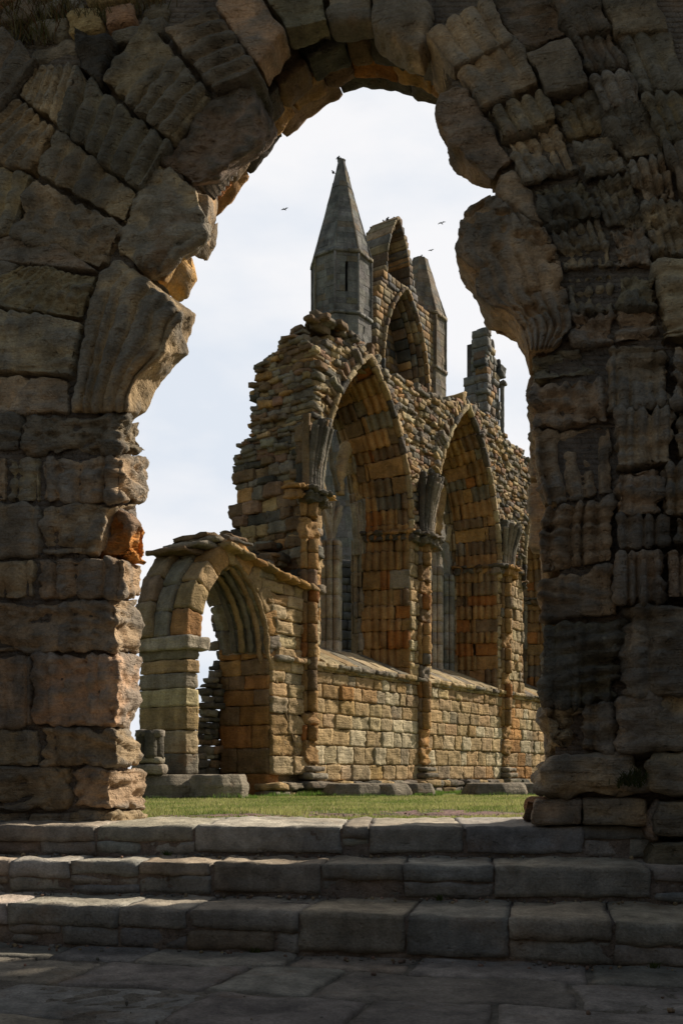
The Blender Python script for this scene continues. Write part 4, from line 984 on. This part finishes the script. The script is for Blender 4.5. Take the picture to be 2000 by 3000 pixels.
# roof-crease slabs over the doorway and the flat slabs at the left end
g = Geo()
for k_, (x0, x1) in enumerate(((-3.0, -1.8), (-1.85, -.95), (-1.0, -.1))):
    pass
for x in np.arange(-2.95, .05, .38):
    zt = float(door_top(x+.19)); sl = -.235
    fr = planar(nf(np.array([[x, 0, 0.]]))[0][:2], D_, IN)
    blocks(g, [(.21, 0, .25)], [(.43, .1, .95)], (lambda q, zt=zt, x=x: nf(np.stack([q[:, 0]+x, q[:, 1]+zt+.05+sl*(q[:, 0]-.2)+.0*q[:, 2], q[:, 2]], 1))), pal((OCH, 2), (TAN, 2), (GREY, 1)), res=.05, rnd=.03, amp=.03, nc=8)
for (x, zt, l, w_) in ((-3.05, 5.42, .9, .6), (-2.75, 5.55, .8, .5), (-3.35, 5.28, .8, .8), (-2.4, 5.62, .8, .45), (-2.9, 5.66, .5, .7), (-2.3, 5.74, .5, .6)):
    blocks(g, [(x, zt, w_)], [(l, .1, 1.0)], nf, P_dark, res=.05, rnd=.03, amp=.03, rot=.02, nc=6)
for k in range(70):
    u = rng.uniform(-1.6, .2); w_ = rng.uniform(.7, 1.6); zt = 5.2+.75*(u+1.6)/1.8+rng.normal()*.1
    blocks(g, [(u, zt, w_)], [(rng.uniform(.2, .5), rng.uniform(.08, .18), .4)], nf, P_end, res=.06, rnd=.03, amp=.03, rot=.05)
g.build('roof_crease', M_wall, nave)
g = Geo(); box8(g, nf, (-1.3, .2), (.4, 4.7), (.1, 1.1), (.17, .135, .095)); g.build('rubble_core', M_wall, nave)
# ---- plinth benches at the foot of the wall
g = Geo(); c, z = lay([.30, .55, .74], lambda v: [(-1.6, 21)], (.35, .8), -.22, .6, gap=.015, prot=.05)
blocks(g, c, z, nf, pal((GREY, 4), (TAN, 2), (DGREY, 1)), res=.06, rnd=.05, amp=.035, chips=.05); g.build('plinth', M_wall, nave)
# ================================================================== LOW PIER STUMPS ON THE LAWN
def stump(name, label, segs, ztop, group, zb=.2, col=None, r=.9):
    t = thing(name, label, 'stone plinth', (segs[0][0], segs[0][1], .45), group)
    for (X, Y, rr, az) in segs:
        n = 8; gg = Geo(); prof = [(zb, 1.0), (ztop-.20, 1.0), (ztop-.17, .985), (ztop-.02, .86), (ztop, .82), (ztop, .0)]
        M = 96; th = np.arange(M)*2*np.pi/M+az; po = 1/np.maximum(np.cos((th-az) % (2*np.pi/n)-np.pi/n), .3)*math.cos(math.pi/n)
        pf = []; 
        for (z0, r0), (z1, r1) in zip(prof[:-1], prof[1:]):
            m = max(2, int(max(abs(z1-z0), abs(r1-r0)*rr)/.05))
            for q in range(m): pf.append((z0+(z1-z0)*q/m, r0+(r1-r0)*q/m))
        pf.append((ztop, .02)); V = np.array([[(X+math.cos(t_)*p_*rr*q_[1], Y+math.sin(t_)*p_*rr*q_[1], q_[0]) for t_, p_ in zip(th, po)] for q_ in pf])
        d = .03*fbm(V, (3, 3, 5), 4, X)[..., None]*np.array([1, 1, .4]); V = V+d
        m = len(pf); i = np.arange(m-1)[:, None]*M; j = np.arange(M)[None]; k = (j+1) % M
        gg.add(V.reshape(-1, 3), np.stack([i+j, i+k, i+M+k, i+M+j], -1).reshape(-1, 4), (col or np.array(GREY))*np.ones(3)*rng.uniform(.85, 1.1)); gg.build('octagonal_slab', M_wall, t)
def gpt(x, Y): return ((x-1000)/F*Y, Y)
stump('pier_plinth', 'tall pale octagonal plinth with sloping shoulders under the doorway pier, left end of the lawn', [(*gpt(500, 18.9), .98, .2), (*gpt(642, 18.3), .56, .2)], .905, 'octagonal pier plinths on the lawn', zb=.3)
stump('pier_plinth', 'long low worn plinth in front of the middle of the ruined wall', [(*gpt(1040, 21.4), .72, .1), (*gpt(1120, 21.6), .70, .3), (*gpt(1205, 22.0), .55, .2)], .70, 'octagonal pier plinths on the lawn')
stump('pier_plinth', 'low mossy plinth by the foot of the right hand pier of the archway', [(*gpt(1450, 22.5), .78, .1), (*gpt(1560, 23.2), .8, .2)], .70, 'octagonal pier plinths on the lawn')
t = thing('column_stump', 'short dark stained column stump with moulded base on the left plinth', 'column stump', (*gpt(450, 18.3), .9))
gg = Geo(); X0, Y0 = gpt(440, 18.3)
fr = planar((X0, Y0), (1, 0), (0, 1)); blocks(gg, [(0, 1.0, 0), (0, 1.17, 0)], [(.62, .22, .6), (.52, .15, .5)], fr, P_gry, res=.04, rnd=.08, amp=.02); gg.build('base', M_wall, t)
gg = Geo()
for dx, dy in ((-.13, -.1), (.04, -.16), (.14, -.02), (0, .1), (-.15, .1)): tube(gg, [(X0+dx, Y0+dy, 1.2), (X0+dx, Y0+dy, 1.72)], .12, (.09, .085, .075), n=10, amp=.02)
blocks(gg, [(0, 1.66, 0)], [(.5, .14, .46)], fr, P_gry, res=.05, rnd=.03, amp=.02); gg.build('shaft', M_wall, t)
# ================================================================== FAR TRANSEPT GABLE WITH TURRETS
gab = thing('transept_gable', 'tall ruined gable with a pointed stone pinnacle, rising behind the ruined wall', 'ruin', (0, 45, 0))
gf = planar((0, 45), D_, IN)
P_tur = pal(((.20, .185, .16), 8), ((.15, .14, .125), 1.5), ((.2, .16, .11), 1), var=.07); P_gab = pal((TAN, 4), (OCH, 3), (BRN, 2), (GREY, 1.5), (DGREY, .5), var=.12)
def octf(cx, cy, rad_at):
    """wrap (s around, v up, w in) on an octagon whose apothem is rad_at(v); s in 0..8 sides"""
    def f(g):
        s = g[:, 0] % 8; k = np.floor(s); q = s-k; v = g[:, 1]; ap = rad_at(v)-g[:, 2]; Rr = ap/math.cos(math.pi/8)
        a0 = k*math.pi/4+math.pi/8; a1 = a0+math.pi/4
        X = Rr*(np.cos(a0)*(1-q)+np.cos(a1)*q); Y = Rr*(np.sin(a0)*(1-q)+np.sin(a1)*q)
        U = X; Wv = Y
        return gf(np.stack([cx+U, v, cy+Wv], 1))
    return f
def octwall(gg, cx, cy, z0, z1, r0, r1, hc, pal_, nper=(2, 4), skipfn=None, prot=.008, dep=.3, res=.12):
    rad = lambda v: r0+(r1-r0)*(v-z0)/(z1-z0); fr = octf(cx, cy, rad); cen = []; siz = []
    cs = courses(z0, z1, hc*.8, hc*1.2)
    for v0, v1 in zip(cs[:-1], cs[1:]):
        side = 2*rad((v0+v1)/2)*math.tan(math.pi/8)
        for k in range(8):
            sl_ = bool(skipfn and skipfn(k, .5, (v0+v1)/2)); 
            n = max(1, int(round(side/rng.uniform(.35, .6)))); e = np.sort(np.concatenate([[0, 1], (np.arange(1, n)+rng.uniform(-.2, .2, n-1))/n])) if not sl_ else np.array([0, .22, .44, .56, .8, 1.]) if not skipfn(k, .3, (v0+v1)/2) else np.array([0, .2, .5, .8, 1.])
            for a, b in zip(e[:-1], e[1:]):
                if skipfn and skipfn(k, (a+b)/2, (v0+v1)/2): continue
                cen.append((k+(a+b)/2, (v0+v1)/2, dep/2+rng.normal()*prot)); siz.append(((b-a), (v1-v0)-.005, dep))
    cen = np.array(cen); siz = np.array(siz); V, Q = template(4, 2, 1); B = len(cen)
    p = V[None]*siz[:, None, :]/2; p[..., 0] *= .99; g_ = p+cen[:, None, :]
    X = fr(g_.reshape(-1, 3)-0); 
    # clamp to the side so corners stay crisp
    d = .02*fbm(X, (2, 2, 3), 3); X[:, 2] += d*.5; X[:, 0] += d
    col = pal_(B, cen); gg.add(X, (Q[None]+(np.arange(B)*len(V))[:, None, None]).reshape(-1, 4), np.repeat(col, len(V), axis=0))
def octband(gg, cx, cy, z0, z1, r, pal_):
    octwall(gg, cx, cy, z0, z1, r, r, (z1-z0), pal_)
# which side indices face the camera: found from geometry; slits on the camera side, opening on the sunny side
def turret(cx, cy, label_z, top, r, name_parts=True, sp_r=.13, slit=True):
    zb, ze = label_z
    def skip(k, q, v):
        a = (k+.5+.5)*math.pi/4      # mid angle of the side in the (u, w) frame
        cu, cw = math.cos(a), math.sin(a)
        n = np.array(D_)*cu+np.array(IN)*cw
        if n[1] < -.9 and slit and zb+.9 < v < zb+2.25 and .38 < q < .62: return True
        if n[0] > .9 and zb+.1 < v < ze-.55 and .2 < q < .8: return True
        return False
    gg = Geo(); octwall(gg, cx, cy, -1, zb-.05, r+.0, r, .34, P_tur); octwall(gg, cx, cy, zb+.05, ze-.15, r-.02, r-.02, .29, P_tur, skipfn=skip, res=.1)
    gg.build('turret_body', M_far, gab, smooth=False)
    gg = Geo(); octband(gg, cx, cy, zb-.08, zb+.06, r+.07, P_tur); gg.build('string_course', M_far, gab)
    gg = Geo(); octband(gg, cx, cy, ze-.16, ze, r+.07, P_tur); gg.build('eaves_band', M_far, gab)
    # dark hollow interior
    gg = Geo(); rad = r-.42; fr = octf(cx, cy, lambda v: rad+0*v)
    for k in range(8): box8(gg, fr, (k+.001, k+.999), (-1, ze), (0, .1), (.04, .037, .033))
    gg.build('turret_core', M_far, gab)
    for k in range(8):      # corner shafts
        gg = gg if k else Geo(); a0 = k*math.pi/4+math.pi/8; Rr = (r-.0)/math.cos(math.pi/8)
        q = gf(np.array([[cx+Rr*math.cos(a0), zb, cy+Rr*math.sin(a0)], [cx+Rr*math.cos(a0), ze-.12, cy+Rr*math.sin(a0)]])); tube(gg, q, .055, P_tur(1)[0], n=6, amp=.008, seg=.25)
    gg.build('corner_shafts', M_far, gab)
    gg = Geo(); octwall(gg, cx, cy, ze, top, r-.01, sp_r, .27, P_tur, prot=.006)
    for k in range(8):
        a0 = k*math.pi/4+math.pi/8; c8 = math.cos(math.pi/8)
        q = gf(np.array([[cx+(r)/c8*math.cos(a0), ze, cy+(r)/c8*math.sin(a0)], [cx+sp_r/c8*math.cos(a0), top-.3, cy+sp_r/c8*math.sin(a0)]])); tube(gg, q, .05, P_tur(1)[0], n=6, amp=.012, seg=.2)
    gg.build('spire', M_far, gab, smooth=False)
turret(0, 0, (21.3, 24.1), 28.75, 1.28)
gg = Geo(); fr = planar(gf(np.array([[0, 0, 0.]]))[0][:2], D_, IN)
for k in range(14): blocks(gg, [(rng.uniform(-.09, .09), 28.25+.045*k, rng.uniform(-.09, .09))], [(.26-.01*k, .12, .26-.01*k)], gf, P_tur, res=.08, rnd=.05, amp=.05, rot=.1)
gg.build('finial', M_far, gab)
P_t1 = P_tur; P_tur = pal(((.23, .18, .12), 6), ((.19, .165, .13), 3), var=.08)
turret(7.05, 0, (21.3, 24.1), 27.1, 1.25, sp_r=.42)
P_tur = P_t1
# gable wall in front plane w=-1.2, thickness 1.5
gw = -1.15; GT = 1.5
def gu(x, w=gw):
    t = (x-1000)/F; o = np.array([0, 45.])+w*IN; return (t*o[1]-o[0])/(D_[0]-D_[1]*t)
def gz_(x, y, w=gw):
    u = gu(x, w); return EYE+(HZ-y)/F*(45+D_[1]*u+w*IN[1])
GO = (3.72, 2.0, 19.9, 4.15); UL = (3.1, .98, 24.4, 2.75)
outl = [(1078,940),(1090,900),(1110,835),(1128,770),(1142,700),(1152,655),(1166,640),(1178,650),(1192,700),(1204,760),(1216,850),(1226,890),(1250,900)]
OU = np.array([gu(p[0]) for p in outl]); OZ = np.array([gz_(*p) for p in outl])
def sp_g(v):
    us = np.linspace(1.1, 6.5, 110); zt = np.interp(us, OU, OZ); ok = zt > v
    w1 = half_w(GO[1], GO[2], GO[3], v) if v > 17 else 0; w2 = half_w(UL[1], UL[2], UL[3], v) if v > 24.15 else 0
    ok &= ~((np.abs(us-GO[0]) < w1)) if v > 17 else ok; ok &= ~((np.abs(us-UL[0]) < w2)) if v > 24.15 else ok
    r = []; st = None
    for u, k in zip(us, ok):
        if k and st is None: st = u
        if not k and st is not None:
            if u-st > .1: r.append((st, u))
            st = None
    if st is not None: r.append((st, us[-1]))
    return r
g = Geo(); c, z = lay(courses(12, 28.2, .24, .36), sp_g, (.3, .7), gw, GT, gap=.014, prot=.012)
blocks(g, c, z, gf, P_gab, res=.12, rnd=.025, amp=.015, nc=3, freq=(2, 4, 2)); g.build('gable_wall', M_far, gab)
def garch(ar, off, w0, w1, th, pal_, name, foot=None, ln=(.35, .6)):
    cx, a, zs, h = ar; P = arch_pts(cx, a+off, zs, h+off, 24, foot); fr, L = pathframe(gf, P); gg = Geo(); s = 0; cen = []; siz = []
    while s < L: l = rng.uniform(*ln); l = min(l, L-s+.01); cen.append((s+l/2, th/2, (w0+w1)/2)); siz.append((l-.012, th, w1-w0)); s += l
    blocks(gg, cen, siz, fr, pal_, res=.1, rnd=.04, amp=.02, nc=3); return gg.build(name, M_far, gab)
garch(GO, 0, gw-.14, gw+.14, .16, P_gab, 'hood_mould', 17.6); garch(GO, -.16, gw+.05, gw+.35, .16, pal((BRN, 2), (TAN, 2)), 'arch_order', 17.6); garch(GO, -.32, gw+.3, gw+.6, .18, P_gab, 'arch_order', 17.6); garch(GO, -.5, gw+.55, gw+1.5, .2, pal((BRN, 2), (OCH, 1), (DGREY, 1)), 'arch_order', 17.6)
garch(UL, 0, gw-.02, gw+GT, .14, P_gab, 'arch_order', 24.2)
# solid walls at the back of the two recesses: the windows are blocked by the roof-space wall
g = Geo(); c, z = lay(courses(16, 27.4, .28, .4), lambda v: [(1.6, 5.8)] if v < 24.2 else ([(UL[0]-half_w(UL[1], UL[2], UL[3], v), UL[0]+half_w(UL[1], UL[2], UL[3], v))] if v < 27.0 else []), (.4, .8), gw+1.25, .4, prot=.01)
k = ~((np.abs(c[:, 0]-4.6) < .45) & (c[:, 1] < 20.6)); blocks(g, c[k], z[k], gf, pal((BRN, 3), (OCH, 1.5), (DGREY, 1)), res=.15, rnd=.02, amp=.015); g.build('recessed_wall', M_far, gab)
g = Geo(); blocks(g, [(2.75, 19.1, gw+.95), (2.45, 18.9, gw+.7)], [(.55, 3.4, .5), (.3, 3.0, .4)], gf, P_gab, res=.12, rnd=.03, amp=.03, nc=4)
P = arch_pts(2.75, .55, 20.6, 1.2, 16); fr, L = pathframe(gf, P); cen = [(s, .08, gw+1.0) for s in np.arange(.15, L, .3)]; blocks(g, cen, [(.29, .16, .5)]*len(cen), fr, P_gab, res=.1, rnd=.03, amp=.02); g.build('inner_arch', M_far, gab)
# ================================================================== STANDING PIER FRAGMENT
rp = thing('ruined_pier', 'tall broken grey pier fragment with ragged side, right of the gable behind the wall', 'ruin', (5.57, 38, 0))
pf = planar((5.57, 38), D_, IN)
def prag(v):
    return float(np.interp(v, [10, 11.0, 11.6, 12.3, 12.9, 13.2, 15.4, 16.2, 16.9, 17.4, 18], [2.2, 2.0, 1.6, 1.75, 1.35, 1.2, 1.15, .95, 1.2, .8, .5]))
g = Geo()
def sp_p(v): return [(0, prag(v))] if v < 17.8 else [(0, .45)]
c, z = lay(courses(2, 13.2, .16, .3), sp_p, (.25, .5), 0, .5, prot=.03, rag=.12); blocks(g, c, z, pf, P_end, res=.1, rnd=.04, amp=.035, rot=.03)
c, z = lay(courses(13.2, 17.9, .2, .36), sp_p, (.25, .5), 0, .5, prot=.03, rag=.14); blocks(g, c, z, pf, P_end, res=.1, rnd=.04, amp=.03, rot=.02)
lf = planar((5.57, 38), IN, D_)
c, z = lay(courses(2, 16.1, .28, .4), lambda v: [(0, 1.12 if v < 13.2 else .98)], (.35, .7), -.03, .4, prot=.012, rag=.03); blocks(g, c, z, lf, P_tur, res=.1, rnd=.03, amp=.015)
c, z = lay(courses(16.1, 18.05, .28, .4), lambda v: [(0, .66)], (.35, .7), -.03, .4, prot=.012, rag=.03); blocks(g, c, z, lf, P_tur, res=.1, rnd=.03, amp=.02)
box8(g, pf, (.1, .5), (2, 17.6), (.1, .9), (.1, .08, .06)); g.build('masonry', M_far, rp)
g = Geo()
for w_ in (.0, .22): tube(g, pf(np.array([[1.35, 13.3, w_], [1.35, 16.2, w_]])), .09, P_tur(1)[0], n=8, amp=.012)
blocks(g, [(1.36, 16.3, .1), (1.4, 13.2, .1), (1.3, 16.75, .1)], [(.42, .16, .5), (.5, .3, .5), (.5, .5, .4)], pf, P_dark, res=.07, rnd=.05, amp=.04); g.build('shaft', M_far, rp)
# far grey wall seen low through the windows
fw = thing('far_wall', 'plain grey inner wall glimpsed through the nearer window beyond the ruin', 'wall', (-4, 38, 0))
g = Geo(); ff2 = planar((-3.4, 39.0), (.985, .17), (-.17, .985)); c, z = lay(courses(0, 9.5, .3, .42), lambda v: [(0, 7.0)], (.4, .9), 0, .6, prot=.012)
k = ~((np.abs(c[:, 0]-3.9) < .12) & (np.abs(c[:, 1]-7) < .5)); blocks(g, c[k], z[k], ff2, pal(((.13, .115, .095), 4), ((.10, .09, .08), 2)), res=.14, rnd=.03, amp=.02); g.build('masonry', M_far, fw)

# ================================================================== BIRDS
M_bird = flat('bird_feathers', (.05, .05, .055)); M_gull = flat('gull_feathers', (.25, .25, .26))
def bird(label, px, py, Y, s=.16, pose='perch', head=1, group='birds perched on the ruin', m=None):
    X = (px-1000)/F*Y; Z = EYE+(HZ-py)/F*Y-.16*s; s = s*.58
    bm = bmesh.new()
    def ell(c, r, sub=2):
        r_ = bmesh.ops.create_icosphere(bm, subdivisions=sub, radius=1); 
        for v in r_['verts']: v.co = (c[0]+v.co.x*r[0], c[1]+v.co.y*r[1], c[2]+v.co.z*r[2])
    if pose == 'perch':
        ell((0, 0, .55*s), (.34*s*1.2, .26*s, .42*s)); ell((head*.28*s, 0, 1.05*s), (.2*s, .17*s, .18*s))
        ell((head*.5*s, 0, 1.02*s), (.14*s, .04*s, .04*s), 1); ell((-head*.42*s, 0, .3*s), (.36*s, .1*s, .1*s), 1)
        for q in (-.08, .08): ell((0, q*s, .12*s), (.03*s, .03*s, .16*s), 1)
    else:
        ell((0, 0, 0), (.42*s, .13*s, .12*s)); ell((head*.42*s, 0, .05*s), (.14*s, .1*s, .1*s)); ell((-head*.5*s, 0, 0), (.2*s, .1*s, .03*s), 1)
        for sg in (-1, 1):
            pts = [(.14, 0, 0), (.16, .45, .28), (-.02, 1.0, .10), (-.14, .98, .08), (-.1, .45, .22), (-.16, 0, 0)]
            f = [bm.verts.new((p[0]*s*head, sg*p[1]*s, p[2]*s+.02*s)) for p in pts]; f2 = [bm.verts.new((p[0]*s*head, sg*p[1]*s, p[2]*s-.02*s)) for p in pts]
            bm.faces.new(f); bm.faces.new(f2[::-1])
            for i in range(6): bm.faces.new((f[i], f2[i], f2[(i+1) % 6], f[(i+1) % 6]))
    bmesh.ops.recalc_face_normals(bm, faces=bm.faces)
    me = bpy.data.meshes.new('bird'); bm.to_mesh(me); bm.free(); me.materials.append(m or M_bird)
    o = bpy.data.objects.new('bird', me); COL.objects.link(o); o.location = (X, Y, Z); o.rotation_euler = (0, 0, R(60) if pose != 'perch' else 0)
    tag(o, label, 'bird', group); return o
bird('small dark bird perched on the tip of the tall pinnacle', 990, 466, 45, .28)
bird('dark bird clinging to the left edge near the pinnacle tip', 976, 508, 44.6, .26, head=-1)
bird('leftmost of the birds on top of the gable arch', 1088, 674, 47.6, .3, head=-1)
bird('second bird from the left on top of the gable arch', 1097, 668, 47.8, .3)
bird('bird standing above the crown of the gable arch, third from the left', 1124, 652, 48.3, .26, head=-1)
bird('bird standing tallest on the crown of the gable arch', 1134, 645, 48.3, .3)
bird('pale gull sitting at the right end of the gable arch top', 1150, 646, 48.2, .34, m=M_gull)
bird('left bird on the broken second turret', 1222, 762, 50.6, .28, head=-1)
bird('middle bird on the broken second turret', 1232, 756, 50.8, .32)
bird('right bird on the broken second turret', 1243, 768, 51.0, .26)
bird('bird flying in the sky left of the pinnacle', 834, 610, 36, .26, 'fly', 1, 'birds flying in the sky')
bird('bird with spread wings flying right of the gable near the arch stones', 1293, 651, 36, .26, 'fly', -1, 'birds flying in the sky')
bird('bird flying lowest in the gap between the gable and the right springer', 1262, 731, 40, .22, 'fly', 1, 'birds flying in the sky')
